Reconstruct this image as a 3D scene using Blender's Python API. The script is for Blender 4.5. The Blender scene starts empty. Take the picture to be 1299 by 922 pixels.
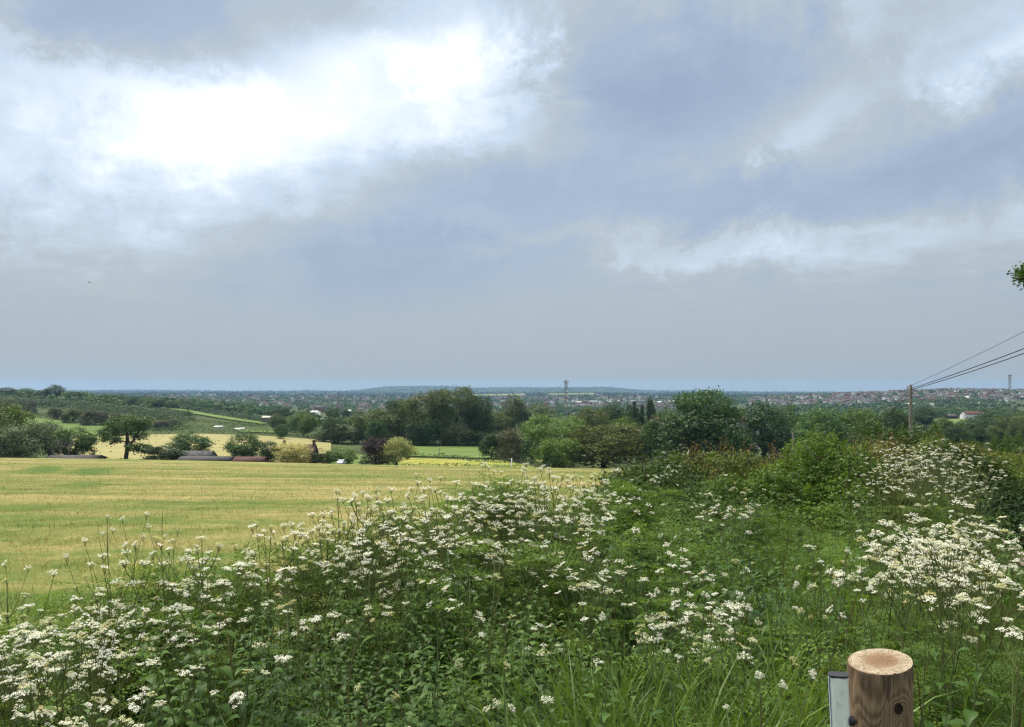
import bpy, math, random
import numpy as np
from mathutils import Vector, Matrix, Euler

SC = bpy.context.scene
COL = SC.collection
R = np.random.default_rng(7)
random.seed(7)
F = 1081.0          # focal length in photo pixels
HZ = 497.0          # row of eye level
EYE = 1.65
rad = math.radians

# ------------------------------------------------------------------ terrain
def sstep(a, b, x):
    t = np.clip((x - a) / (b - a), 0, 1)
    return t * t * (3 - 2 * t)

_EY = np.array([-20, 1, 3.5, 4.5, 5.5, 6, 6.5, 7, 7.5, 8, 12, 16, 22, 40, 80, 200])
_EX = np.array([-8, -6, -3.6, -2.7, -2.03, -1.38, -.9, -.32, .35, .8, 1.66, 3.7, 6, 12, 24, 60])

def edge_x(Y):
    return np.interp(Y, _EY, _EX)

_CP = np.array([-400, 0, 130, 250, 340, 450, 600, 750, 900, 1050, 1200, 1300, 1700.])
_TY = np.array([100, 150, 250, 320, 400, 460, 550, 650, 800, 1000, 1300, 1800, 2500, 3100, 3800, 5500, 8000.])
_TP = np.array([
 [584,584,585,587,589.5,593,595.5,598,600,601,601,601,601],
 [590,590,591,593,595,598,600,602,604,604,604,604,604],
 [587,587,588,588,590,594,596,598,600,598,598,598,598],
 [576,576,574,572,576,582,586,588,588,586,584,584,584],
 [567,567,561,558,562,569,573,574,574,572,570,570,570],
 [560,560,553,550,553,561,564,566,566,564,562,562,562],
 [550,549,549,544,546,553,556,557,557,555,552,552,552],
 [530,529,532,538,541,546,549,549,549,548,545,545,545],
 [516,517,522,527,533,539,542,542,542,541,537,536,536],
 [507,508,512,518,529,534,535,536,536,535,530,529,529],
 [500,502,507,513,524,529,530,530,531,529,525,524,524],
 [504,506,509,513,519,524,525,525,525,524,519,518,518],
 [505,507,508,510,514,518,518,517,517,513,506,506,506],
 [503,504,505,507,509,511,511,510,510,503,496,497,497],
 [503,503,503,504,505,506,506,505,506,500,495,496,496],
 [501,501,500,500,501,502,501,500,502,503,502,502,502],
 [499,499,498,498,498,498,498,499,499,500,500,500,500]])
_SKX = [-500, 0, 110, 200, 300, 390, 440, 470, 490, 540, 590, 600, 640, 700, 770, 800, 830, 880, 960, 1300, 1800]
_SKY = [495, 494, 495, 494, 496, 495, 496, 492, 489.3, 488.5, 490, 491.5, 490.5, 490.7, 490, 493, 495, 495, 496.5, 497, 497]

def near_h(X, Y):
    Yp = np.maximum(Y, 0)
    field = -0.1 - 0.06 * Yp - 0.016 * (X + 48) * Yp / 80
    bank = -0.13 - 0.11 * np.clip(-0.3 - X, 0, 12) - 0.012 * np.clip(Yp - 11, 0, None)
    w = sstep(-1.0, 0.3, X - edge_x(Y)) * (1 - sstep(13, 34, Y))
    bump = 0.05 * np.sin(X * 1.7 + 1) * np.sin(Y * 1.3) * (1 - sstep(15, 40, Y))
    return field * (1 - w) + bank * w + bump

def _table(px, Y):
    ly = np.log(np.clip(Y, 100, 13000))
    rows = np.concatenate([np.log(_TY), [math.log(11000), math.log(13000)]])
    i = np.clip(np.searchsorted(rows, ly) - 1, 0, len(rows) - 2)
    t = (ly - rows[i]) / (rows[i + 1] - rows[i])
    cols = [np.interp(px, _CP, r) for r in _TP]
    cols.append(np.interp(px, _SKX, _SKY))
    cols.append(np.full_like(px, 500.0))
    cols = np.stack(cols)
    k = np.arange(px.size)
    return cols[i, k] * (1 - t) + cols[i + 1, k] * t

def H(X, Y):
    X = np.atleast_1d(np.asarray(X, float)); Y = np.atleast_1d(np.asarray(Y, float))
    shp = np.broadcast(X, Y).shape
    X = np.broadcast_to(X, shp).ravel(); Y = np.broadcast_to(Y, shp).ravel()
    zn = near_h(X, np.minimum(Y, 85))
    px = 649.5 + F * X / np.maximum(Y, 1)
    zt = EYE - (_table(px, Y) - HZ) / F * np.maximum(Y, 1)
    big = np.sin(X * .013 + 1.3) * np.sin(Y * .011) * 1.2 * sstep(600, 1500, Y)
    w = sstep(72, 104, Y)
    return (zn * (1 - w) + (zt + big) * w).reshape(shp)

def h1(x, y):
    return float(H(x, y)[0])

def ux(px, Y):
    return (px - 649.5) / F * Y

def PT(px, py, Y):
    return Vector((ux(px, Y), Y, EYE - (py - HZ) / F * Y))

# ------------------------------------------------------------------ object helpers
def link(o, parent=None):
    COL.objects.link(o)
    if parent is not None:
        o.parent = parent
    return o

def tag(o, label=None, cat=None, group=None, kind=None):
    if label: o['label'] = label
    if cat: o['category'] = cat
    if group: o['group'] = group
    if kind: o['kind'] = kind
    return o

def empty(name, loc, rz=0.0, label=None, cat=None, group=None):
    o = bpy.data.objects.new(name, None)
    o.empty_display_size = 0.2
    o.location = loc; o.rotation_euler = (0, 0, rz)
    link(o); tag(o, label, cat, group)
    return o

class Geo:
    def __init__(s):
        s.v = []; s.f = []; s.m = []; s.n = 0
    def add(s, V, Fc, mi=0):
        V = np.asarray(V, float).reshape(-1, 3); Fc = np.asarray(Fc, int)
        if len(V) == 0 or len(Fc) == 0: return s
        s.v.append(V); s.f.append(Fc + s.n); s.m.append(np.full(len(Fc), mi)); s.n += len(V)
        return s
    def box(s, x0, x1, y0, y1, z0, z1, mi=0):
        V = [(x, y, z) for z in (z0, z1) for y in (y0, y1) for x in (x0, x1)]
        return s.add(V, [(0, 2, 3, 1), (4, 5, 7, 6), (0, 1, 5, 4), (2, 6, 7, 3), (0, 4, 6, 2), (1, 3, 7, 5)], mi)
    def tube(s, pts, rd, n=6, mi=0, cap=True):
        V, Fq = tube(pts, rd, n)
        s.add(V, Fq, mi)
        if cap:
            s.add(V[-n:], [tuple(range(n))] if n in (3, 4) else [(0, i, i + 1) for i in range(1, n - 1)], mi)
        return s
    def mesh(s, name, mats, smooth=False):
        me = bpy.data.meshes.new(name)
        V = np.concatenate(s.v)
        tot = np.concatenate([np.full(len(f), f.shape[1]) for f in s.f])
        loops = np.concatenate([f.ravel() for f in s.f])
        st = np.concatenate([[0], np.cumsum(tot)[:-1]])
        me.vertices.add(len(V)); me.loops.add(len(loops)); me.polygons.add(len(tot))
        me.vertices.foreach_set('co', V.ravel().astype(np.float32))
        me.loops.foreach_set('vertex_index', loops.astype(np.int32))
        me.polygons.foreach_set('loop_start', st.astype(np.int32))
        me.polygons.foreach_set('loop_total', tot.astype(np.int32))
        me.polygons.foreach_set('material_index', np.concatenate(s.m).astype(np.int32))
        if smooth:
            me.polygons.foreach_set('use_smooth', np.ones(len(tot), bool))
        for m in mats: me.materials.append(m)
        me.update(calc_edges=True)
        return me
    def obj(s, name, mats, parent=None, smooth=False):
        o = bpy.data.objects.new(name, s.mesh(name, mats if isinstance(mats, (list, tuple)) else [mats], smooth))
        return link(o, parent)

def tube(pts, rd, n=6):
    P = np.asarray(pts, float); k = len(P)
    rd = np.broadcast_to(np.asarray(rd, float), (k,))
    T = np.gradient(P, axis=0); T /= np.linalg.norm(T, axis=1, keepdims=True) + 1e-12
    ref = np.where(np.abs(T[:, 2:3]) > .9, np.array([[1., 0, 0]]), np.array([[0, 0, 1.]]))
    if np.mean(np.abs(T[:, 2])) > .6: ref = np.tile([[1., 0, 0]], (k, 1))
    A = np.cross(T, ref); A /= np.linalg.norm(A, axis=1, keepdims=True) + 1e-12
    B = np.cross(T, A)
    an = np.arange(n) / n * 2 * math.pi
    V = P[:, None] + rd[:, None, None] * (np.cos(an)[None, :, None] * A[:, None] + np.sin(an)[None, :, None] * B[:, None])
    Fq = [(i * n + j, i * n + (j + 1) % n, (i + 1) * n + (j + 1) % n, (i + 1) * n + j) for i in range(k - 1) for j in range(n)]
    return V.reshape(-1, 3), np.array(Fq)

def unit(a):
    return a / (np.linalg.norm(a, axis=-1, keepdims=True) + 1e-12)

def rquads(c, nrm, s, asp=.55, fold=0.0, rg=R):
    """n rhombus leaves at c, facing nrm, length s."""
    n = len(c)
    s = np.broadcast_to(np.asarray(s, float), (n,))[:, None]
    t = unit(np.cross(nrm, rg.normal(size=(n, 3))))
    b = np.cross(unit(nrm), t)
    if fold:
        up = unit(nrm) * s * fold
        V = np.stack([c - t * s / 2, c + b * s * asp / 2 + up, c + t * s / 2 - up * .6, c - b * s * asp / 2 + up], 1).reshape(-1, 3)
        i = np.arange(n)[:, None] * 4
        return V, np.concatenate([i + np.array([[0, 1, 2]]), i + np.array([[0, 2, 3]])])
    V = np.stack([c - t * s / 2, c + b * s * asp / 2, c + t * s / 2, c - b * s * asp / 2], 1).reshape(-1, 3)
    return V, np.arange(n * 4).reshape(n, 4)

def mats34(loc, rz, sc, tilt=None, rg=R):
    """N 3x3 rotation*scale matrices; tilt about a random horizontal axis"""
    n = len(loc)
    c, s = np.cos(rz), np.sin(rz)
    M = np.zeros((n, 3, 3)); M[:, 0, 0] = c; M[:, 0, 1] = -s; M[:, 1, 0] = s; M[:, 1, 1] = c; M[:, 2, 2] = 1
    if tilt is not None:
        a = rg.uniform(0, 2 * math.pi, n); kx, ky = np.cos(a), np.sin(a)
        ct, st = np.cos(tilt), np.sin(tilt)
        T = np.zeros((n, 3, 3))
        T[:, 0, 0] = ct + kx * kx * (1 - ct); T[:, 0, 1] = kx * ky * (1 - ct); T[:, 0, 2] = ky * st
        T[:, 1, 0] = kx * ky * (1 - ct); T[:, 1, 1] = ct + ky * ky * (1 - ct); T[:, 1, 2] = -kx * st
        T[:, 2, 0] = -ky * st; T[:, 2, 1] = kx * st; T[:, 2, 2] = ct
        M = T @ M
    return M * np.asarray(sc).reshape(-1, 1, 1)

def bake(geo, tv, tf, loc, M, mi=0):
    """tv template verts (k,3), tf faces (m,q); N copies into geo"""
    V = np.einsum('nij,kj->nki', M, tv) + loc[:, None]
    n, k = len(loc), len(tv)
    Fq = (tf[None] + (np.arange(n) * k)[:, None, None]).reshape(-1, tf.shape[1])
    geo.add(V.reshape(-1, 3), Fq, mi)

# ------------------------------------------------------------------ materials
class NT:
    def __init__(s, name=None, tree=None):
        if tree is None:
            s.mat = bpy.data.materials.new(name); s.mat.use_nodes = True; tree = s.mat.node_tree
        s.t = tree; tree.nodes.clear()
    def n(s, typ, **kw):
        nd = s.t.nodes.new(typ)
        for k, v in kw.items():
            if k == 'inp':
                for a, b in v.items():
                    if isinstance(b, bpy.types.NodeSocket): s.t.links.new(b, nd.inputs[a])
                    else: nd.inputs[a].default_value = b
            else: setattr(nd, k, v)
        return nd
    def math(s, op, a, b=None, c=None):
        d = {0: a}
        if b is not None: d[1] = b
        if c is not None: d[2] = c
        return s.n('ShaderNodeMath', operation=op, inp=d).outputs[0]
    def ramp(s, fac, stops, interp='LINEAR'):
        r = s.n('ShaderNodeValToRGB'); cr = r.color_ramp; cr.interpolation = interp
        while len(cr.elements) < len(stops): cr.elements.new(.5)
        for e, (p, c) in zip(cr.elements, stops):
            e.position = p; e.color = (*c, 1) if len(c) == 3 else c
        s.t.links.new(fac, r.inputs[0])
        return r.outputs[0]
    def mix(s, fac, a, b, typ='MIX'):
        m = s.n('ShaderNodeMix', data_type='RGBA', blend_type=typ)
        for k, v in ((0, fac), (6, a), (7, b)):
            if isinstance(v, bpy.types.NodeSocket): s.t.links.new(v, m.inputs[k])
            elif k == 0: m.inputs[k].default_value = v
            else: m.inputs[k].default_value = (*v, 1)
        return m.outputs[2]
    def noise(s, vec, scale, detail=3, rough=.55, dist=0.0):
        d = {'Scale': scale, 'Detail': detail, 'Roughness': rough, 'Distortion': dist}
        if vec is not None: d['Vector'] = vec
        return s.n('ShaderNodeTexNoise', inp=d).outputs[0]
    def out(s, sh):
        o = s.n('ShaderNodeOutputMaterial'); s.t.links.new(sh, o.inputs[0])
        return s.mat

def leaf_mat(name, cols, trans=.35, rough=.5, spec=.3, sk=.5, big=None, objvar=.25):
    t = NT(name)
    g = t.n('ShaderNodeNewGeometry'); oi = t.n('ShaderNodeObjectInfo')
    k = len(cols)
    fac = g.outputs['Random Per Island']
    if big:
        nz = t.noise(g.outputs['Position'], big, 2)
        fac = t.math('ADD', t.math('MULTIPLY', fac, .55), t.math('MULTIPLY_ADD', nz, 1.6, -.58))
    col = t.ramp(fac, [(i / max(k - 1, 1), c) for i, c in enumerate(cols)])
    if objvar:
        hsv = t.n('ShaderNodeHueSaturation', inp={'Hue': t.math('MULTIPLY_ADD', oi.outputs['Random'], .05, .475),
              'Saturation': t.math('MULTIPLY_ADD', oi.outputs['Random'], -.25, 1.08),
              'Value': t.math('MULTIPLY_ADD', oi.outputs['Random'], objvar, 1 - objvar / 2), 'Color': col})
        col = hsv.outputs[0]
    p = t.n('ShaderNodeBsdfPrincipled', inp={'Base Color': col, 'Roughness': rough, 'Specular IOR Level': spec * sk})
    tr = t.n('ShaderNodeBsdfTranslucent', inp={'Color': t.mix(1.0, col, (1.25, 1.2, .7), 'MULTIPLY')})
    m = t.n('ShaderNodeMixShader', inp={0: trans, 1: p.outputs[0], 2: tr.outputs[0]})
    return t.out(m.outputs[0])

def flat_mat(name, col, rough=.7, metal=0.0, spec=.4, var=.25, scale=3.0, bump=0.0, coord='Object', col2=None):
    t = NT(name)
    tc = t.n('ShaderNodeTexCoord').outputs[coord]
    nz = t.noise(tc, scale, 5, .6)
    c2 = col2 or tuple(c * (1 - var) for c in col)
    c = t.ramp(nz, [(.3, c2), (.7, col)])
    d = {'Base Color': c, 'Roughness': rough, 'Metallic': metal, 'Specular IOR Level': spec}
    p = t.n('ShaderNodeBsdfPrincipled', inp=d)
    if bump:
        b = t.n('ShaderNodeBump', inp={'Strength': bump, 'Distance': .02, 'Height': t.noise(tc, scale * 6, 4)})
        t.t.links.new(b.outputs[0], p.inputs['Normal'])
    return t.out(p.outputs[0])

M = {}
M['oak'] = leaf_mat('oak_leaf', [(0.034, 0.074, 0.016), (0.062, 0.125, 0.022), (0.106, 0.185, 0.036)], .25)
M['green'] = leaf_mat('green_leaf', [(0.045, 0.090, 0.017), (0.084, 0.157, 0.027), (0.134, 0.224, 0.043)], .28)
M['dark'] = leaf_mat('dark_leaf', [(0.022, 0.052, 0.016), (0.040, 0.083, 0.022), (0.067, 0.121, 0.031)], .2)
M['willow'] = leaf_mat('willow_leaf', [(0.064, 0.093, 0.038), (0.103, 0.136, 0.054), (0.148, 0.180, 0.071)], .3)
M['bright'] = leaf_mat('bright_leaf', [(0.073, 0.129, 0.018), (0.123, 0.196, 0.029), (0.190, 0.269, 0.047)], .35)
M['olive'] = leaf_mat('olive_leaf', [(0.062, 0.092, 0.025), (0.095, 0.132, 0.036), (0.134, 0.168, 0.050)], .28)
M['copper'] = leaf_mat('copper_leaf', [(0.018, 0.009, 0.013), (0.034, 0.016, 0.019), (0.052, 0.023, 0.023)], .15)
M['blossom'] = leaf_mat('yellow_blossom_leaf', [(.20, .24, .06), (.58, .58, .24), (.74, .72, .42)], .3, objvar=.1)
M['pale'] = leaf_mat('pale_leaf', [(.15, .19, .05), (.29, .33, .10), (.46, .46, .20)], .35, objvar=.1)
M['hawthorn'] = leaf_mat('hawthorn_blossom_leaf', [(0.033, 0.055, 0.022), (0.066, 0.083, 0.039), (0.286, 0.275, 0.209)], .2)
M['reddish'] = leaf_mat('reddish_leaf', [(0.052, 0.071, 0.026), (0.096, 0.103, 0.038), (0.167, 0.122, 0.064)], .25)
M['conifer'] = leaf_mat('conifer_leaf', [(0.011, 0.028, 0.014), (0.020, 0.045, 0.022), (0.031, 0.063, 0.028)], .1)
M['bark'] = flat_mat('bark', (.085, .065, .045), .9, scale=4, col2=(.035, .028, .02))
M['deadbark'] = flat_mat('dead_bark', (.30, .27, .23), .9, scale=3)

# ------------------------------------------------------------------ world
SUN_AZ, SUN_EL = rad(-38), rad(64)      # azimuth measured from +Y towards +X
def build_world():
    w = bpy.data.worlds.new("World"); SC.world = w; w.use_nodes = True
    t = NT(tree=w.node_tree)
    sky = t.n('ShaderNodeTexSky', sky_type='NISHITA', sun_disc=False, sun_elevation=SUN_EL, sun_rotation=SUN_AZ,
              air_density=1.0, dust_density=2.0, ozone_density=1.0)
    d = t.n('ShaderNodeTexCoord').outputs['Generated']
    sx = t.n('ShaderNodeSeparateXYZ', inp={0: d})
    x, y, z = sx.outputs
    DEG = 180 / math.pi
    az = t.math('MULTIPLY', t.math('ARCTAN2', x, y), DEG)
    el = t.math('MULTIPLY', t.math('ARCSINE', z), DEG)
    zz = t.math('ADD', t.math('MAXIMUM', z, 0), .10)
    P = t.n('ShaderNodeCombineXYZ', inp={0: t.math('DIVIDE', x, zz), 1: t.math('DIVIDE', y, zz), 2: 0.3}).outputs[0]
    n1 = t.noise(P, .9, 6, .62, .6)
    n2 = t.noise(P, 2.6, 9, .66, .3)
    n4 = t.noise(d, 26.0, 8, .68, .3)
    n3 = t.noise(d, 8.0, 8, .64, .6)
    ad = t.math('ADD', t.math('MULTIPLY_ADD', n3, 13.0, -6.5), t.math('MULTIPLY_ADD', n4, 7.0, -3.5))
    ed = t.math('ADD', t.math('ADD', t.math('MULTIPLY_ADD', n2, 3.0, -1.5), t.math('MULTIPLY_ADD', n4, 4.0, -2.0)), t.math('MULTIPLY_ADD', n3, 6.0, -3.0))
    az2 = t.math('ADD', az, ad)
    fadelow = t.n('ShaderNodeMapRange', interpolation_type='SMOOTHSTEP', inp={0: el, 1: 1.5, 2: 9.0, 3: .15, 4: 1.0}).outputs[0]
    el2 = t.math('ADD', el, t.math('MULTIPLY', ed, fadelow))
    V = t.n('ShaderNodeCombineXYZ', inp={0: az2, 1: el2, 2: 0.0}).outputs[0]
    acc = t.n('ShaderNodeMapRange', interpolation_type='SMOOTHSTEP', inp={0: el, 1: 4.0, 2: 26.0, 3: .33, 4: .47}).outputs[0]
    acc = t.math('ADD', acc, t.n('ShaderNodeMapRange', interpolation_type='SMOOTHSTEP', inp={0: el, 1: 27.0, 2: 50.0, 3: 0.0, 4: .45}).outputs[0])  # cloud above the frame brightened further, added for extra top light
    # px, py, rx, ry (photo pixels), tilt deg, amount
    blobs = [
        (450, 118, 390, 135, 4, .37), (600, 85, 190, 95, -25, .21), (270, 165, 200, 75, 8, .20), (110, 85, 150, 60, 14, .06),
        (180, 22, 260, 62, 0, -.40), (450, 5, 190, 48, -6, -.22), (850, 85, 330, 115, -4, -.31), (760, 150, 220, 80, 10, -.14),
        (1240, 175, 190, 80, -8, -.26), (1040, 150, 120, 52, 28, .22), (1220, 118, 150, 45, 25, .22), (1290, 40, 170, 70, 20, .12), (1080, 30, 120, 45, 30, .10),
        (930, 245, 600, 58, -3, -.21), (500, 320, 290, 95, 4, -.20), (860, 305, 330, 34, -2, .12), (1100, 315, 380, 48, 0, .13),
        (60, 190, 380, 180, 0, .20), (260, 235, 320, 60, 0, .10), (150, 290, 260, 60, 0, .04), (600, 275, 110, 22, 6, .08), (800, 420, 900, 90, 0, .03),
    ]
    for (bx, by, rx, ry, tl, am) in blobs:
        a0 = math.degrees(math.atan((bx - 649.5) / F)); e0 = math.degrees(math.atan((HZ - by) / F * math.cos(rad(a0))))
        sc = 1 / F * 180 / math.pi * .93
        m = t.n('ShaderNodeMapping', vector_type='TEXTURE', inp={'Vector': V, 'Location': (a0, e0, 0), 'Rotation': (0, 0, rad(tl)), 'Scale': (rx * sc, ry * sc, 1)})
        ln = t.n('ShaderNodeVectorMath', operation='LENGTH', inp={0: m.outputs[0]}).outputs['Value']
        mr = t.n('ShaderNodeMapRange', interpolation_type='SMOOTHSTEP', inp={0: ln, 1: 0.15, 2: 1.15, 3: am, 4: 0.0}).outputs[0]
        acc = t.math('ADD', acc, mr)
    wisps = t.math('MULTIPLY', t.math('ADD', t.math('ADD', t.math('MULTIPLY_ADD', n4, .20, -.10), t.math('MULTIPLY_ADD', n2, .30, -.15)), t.math('MULTIPLY_ADD', n1, .30, -.15)), fadelow)
    acc = t.math('ADD', acc, wisps)
    cl = t.ramp(acc, [(0.0, (.275, .345, .465)), (.22, (.335, .415, .53)), (.42, (.415, .475, .525)), (.58, (.515, .615, .73)), (.78, (.75, .83, .93)), (.95, (1.0, 1.0, 1.0))])
    lowt = t.n('ShaderNodeMapRange', interpolation_type='SMOOTHSTEP', inp={0: el, 1: 0.0, 2: 13.0, 3: 1.0, 4: 0.0}).outputs[0]
    cl = t.mix(lowt, cl, t.mix(1.0, cl, (.86, .83, .78), 'MULTIPLY'))
    cl = t.n('ShaderNodeVectorMath', operation='SCALE', inp={0: cl, 'Scale': 8.1}).outputs[0]
    cover = t.math('MULTIPLY_ADD', n1, .10, .86)
    col = t.mix(cover, sky.outputs[0], cl)
    low = t.n('ShaderNodeMapRange', inp={0: el, 1: -2.0, 2: 0.0, 3: 0.0, 4: 1.0}).outputs[0]
    col = t.mix(low, (1.2, 1.4, 1.2), col)
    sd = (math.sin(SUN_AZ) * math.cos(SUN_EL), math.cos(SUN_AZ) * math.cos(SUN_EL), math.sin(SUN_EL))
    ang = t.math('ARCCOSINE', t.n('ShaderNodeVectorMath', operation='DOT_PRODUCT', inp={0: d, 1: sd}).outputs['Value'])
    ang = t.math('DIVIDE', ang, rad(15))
    halo = t.math('MULTIPLY', t.math('EXPONENT', t.math('MULTIPLY', t.math('MULTIPLY', ang, ang), -1.0)), 130.0)  # soft glow round the sun, above the frame, added to brighten the scene
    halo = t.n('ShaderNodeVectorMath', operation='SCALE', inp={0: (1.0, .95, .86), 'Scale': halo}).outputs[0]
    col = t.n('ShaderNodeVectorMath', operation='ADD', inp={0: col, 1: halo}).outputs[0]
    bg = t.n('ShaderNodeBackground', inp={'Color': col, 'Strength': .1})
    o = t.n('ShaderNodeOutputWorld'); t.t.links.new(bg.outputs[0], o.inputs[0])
    w.cycles.sampling_method = 'MANUAL'; w.cycles.sample_map_resolution = 512
    l = bpy.data.lights.new('sun', 'SUN'); l.energy = 1.5; l.angle = rad(11); l.color = (1, .93, .80)
    so = bpy.data.objects.new('sun', l); COL.objects.link(so)
    dirv = Vector((math.sin(SUN_AZ) * math.cos(SUN_EL), math.cos(SUN_AZ) * math.cos(SUN_EL), math.sin(SUN_EL)))
    so.rotation_euler = dirv.to_track_quat('Z', 'Y').to_euler(); so.location = (0, 0, 60)

def build_camera():
    c = bpy.data.cameras.new('camera'); o = bpy.data.objects.new('camera', c); COL.objects.link(o)
    c.sensor_width = 36; c.sensor_fit = 'HORIZONTAL'; c.lens = F / 1299 * 36
    c.shift_y = (HZ - 461) / 1299
    c.clip_start = .05; c.clip_end = 60000
    o.location = (0, 0, EYE); o.rotation_euler = (rad(90), 0, 0)
    SC.camera = o

# ------------------------------------------------------------------ ground and fields
def ground_mat():
    t = NT('ground_grass'); g = t.n('ShaderNodeNewGeometry').outputs['Position']
    a = t.noise(g, .006, 6, .6); b = t.noise(g, .9, 5, .6); c = t.noise(g, 14, 3)
    yy = t.n('ShaderNodeSeparateXYZ', inp={0: g}).outputs[1]
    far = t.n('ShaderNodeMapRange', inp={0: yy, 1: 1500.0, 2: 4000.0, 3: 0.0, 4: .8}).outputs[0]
    col = t.ramp(a, [(.32, (.035, .055, .018)), (.47, (.055, .085, .022)), (.55, (.085, .12, .03)), (.66, (.05, .07, .025))])
    col = t.mix(t.math('MULTIPLY', b, .6), col, (.045, .05, .02))
    col = t.mix(t.math('MULTIPLY', c, .4), col, (.05, .038, .022))
    col = t.mix(far, col, (.014, .024, .014))  # dark far woodland green, deepened to paint in the hills' overcast shade
    p = t.n('ShaderNodeBsdfPrincipled', inp={'Base Color': col, 'Roughness': .95, 'Specular IOR Level': .1})
    return t.out(p.outputs[0])

def hay_mat(name, straw, green, band=.55, rot=8, patches=(), gain=1.0, bias=0.0):
    t = NT(name); g = t.n('ShaderNodeNewGeometry').outputs['Position']
    mp = t.n('ShaderNodeMapping', inp={'Vector': g, 'Rotation': (0, 0, rad(rot)), 'Scale': (.24, .8, 1)}).outputs[0]
    mp2 = t.n('ShaderNodeMapping', inp={'Vector': g, 'Rotation': (0, 0, rad(rot + 3)), 'Scale': (.10, .30, 1)}).outputs[0]
    mpf = t.n('ShaderNodeMapping', inp={'Vector': g, 'Rotation': (0, 0, rad(rot)), 'Scale': (.4, 1.0, 1)}).outputs[0]
    a = t.noise(mp, .5, 5, .6, .5); b = t.noise(mp2, .55, 4, .6, .3); c = t.noise(mpf, 5.5, 7, .75); e = t.noise(mp, 4.0, 4, .7); f = t.noise(g, 45, 2, .6)
    s = t.math('ADD', t.math('ADD', t.math('MULTIPLY', a, .55 * band / .55), t.math('MULTIPLY_ADD', b, 1.1, -.25)), t.math('MULTIPLY', e, .28))
    s = t.math('ADD', s, t.math('MULTIPLY_ADD', c, .55, -.465 + bias))
    s = t.math('ADD', s, t.math('MULTIPLY_ADD', f, .5, -.25))
    k1 = t.noise(mpf, 1.3, 4, .75); k2 = t.noise(g, .22, 5, .7, .8)
    k3 = t.noise(t.n('ShaderNodeMapping', inp={'Vector': g, 'Rotation': (0, 0, rad(rot)), 'Scale': (2.6, .45, 1)}).outputs[0], 1.0, 5, .72)
    s = t.math('ADD', s, t.math('MULTIPLY_ADD', k3, .55, -.275))
    s = t.math('ADD', s, t.math('ADD', t.math('MULTIPLY_ADD', k1, .62, -.31), t.math('MULTIPLY_ADD', k2, .42, -.21)))
    for (cx, cy, rx, ry, ang, am) in patches:
        m = t.n('ShaderNodeMapping', vector_type='TEXTURE', inp={'Vector': g, 'Location': (cx, cy, 0), 'Rotation': (0, 0, rad(ang)), 'Scale': (rx, ry, 1e4)})
        ln = t.n('ShaderNodeVectorMath', operation='LENGTH', inp={0: m.outputs[0]}).outputs['Value']
        ln = t.math('ADD', ln, t.math('ADD', t.math('MULTIPLY_ADD', c, .7, -.35), t.math('MULTIPLY_ADD', k1, 1.6, -.8)))
        s = t.math('SUBTRACT', s, t.n('ShaderNodeMapRange', interpolation_type='SMOOTHSTEP', inp={0: ln, 1: .35, 2: 1.25, 3: am, 4: 0.0}).outputs[0])
    dk = (green[0] * .62, green[1] * .86, green[2] * .8)
    col = t.ramp(s, [(.22, dk), (.36, green), (.55, tuple((p + q) / 2 for p, q in zip(straw, green))), (.72, straw), (.92, tuple(min(1, v * 1.22) for v in straw))])
    bp = t.n('ShaderNodeBump', inp={'Strength': .5, 'Distance': .06, 'Height': t.math('ADD', c, t.math('MULTIPLY', f, .5))})
    p = t.n('ShaderNodeBsdfPrincipled', inp={'Base Color': col, 'Roughness': .9, 'Specular IOR Level': .15, 'Normal': bp.outputs[0]})
    return t.out(p.outputs[0])

def build_ground():
    nu, nr = 300, 260
    yy = np.concatenate([[-13.5], np.geomspace(.9, 13012, nr - 1) - 13.0])
    yy[0] = -13.0
    u = np.linspace(-1.3, 1.3, nu)
    Y = np.repeat(yy[:, None], nu, 1); X = u[None] * (Y + 16)
    Z = H(X, Y)
    V = np.stack([X, Y, Z], -1).reshape(-1, 3)
    i = np.arange(nr - 1)[:, None] * nu + np.arange(nu - 1)[None]
    Fq = np.stack([i, i + 1, i + nu + 1, i + nu], -1).reshape(-1, 4)
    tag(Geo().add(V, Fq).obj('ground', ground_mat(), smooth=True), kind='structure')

def patch(name, corners, mat, off=None, nu=60, nv=60, xy=False):
    """corners: 4 (px,Y) near-left, near-right, far-right, far-left, laid on the terrain"""
    c = [(a if xy else ux(a, b), b) for a, b in corners]
    a, b = np.meshgrid(np.linspace(0, 1, nu), np.linspace(0, 1, nv))
    C = np.array(c)
    XY = (C[0] * ((1 - a) * (1 - b))[..., None] + C[1] * (a * (1 - b))[..., None] + C[2] * (a * b)[..., None] + C[3] * ((1 - a) * b)[..., None])
    X, Y = XY[..., 0], XY[..., 1]
    o = (.012 + .0012 * np.maximum(Y - 15, 0)) if off is None else off
    Z = H(X, Y) + o
    V = np.stack([X, Y, Z], -1).reshape(-1, 3)
    i = np.arange(nv - 1)[:, None] * nu + np.arange(nu - 1)[None]
    Fq = np.stack([i, i + 1, i + nu + 1, i + nu], -1).reshape(-1, 4)
    return tag(Geo().add(V, Fq).obj(name, mat, smooth=True), kind='structure')

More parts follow.
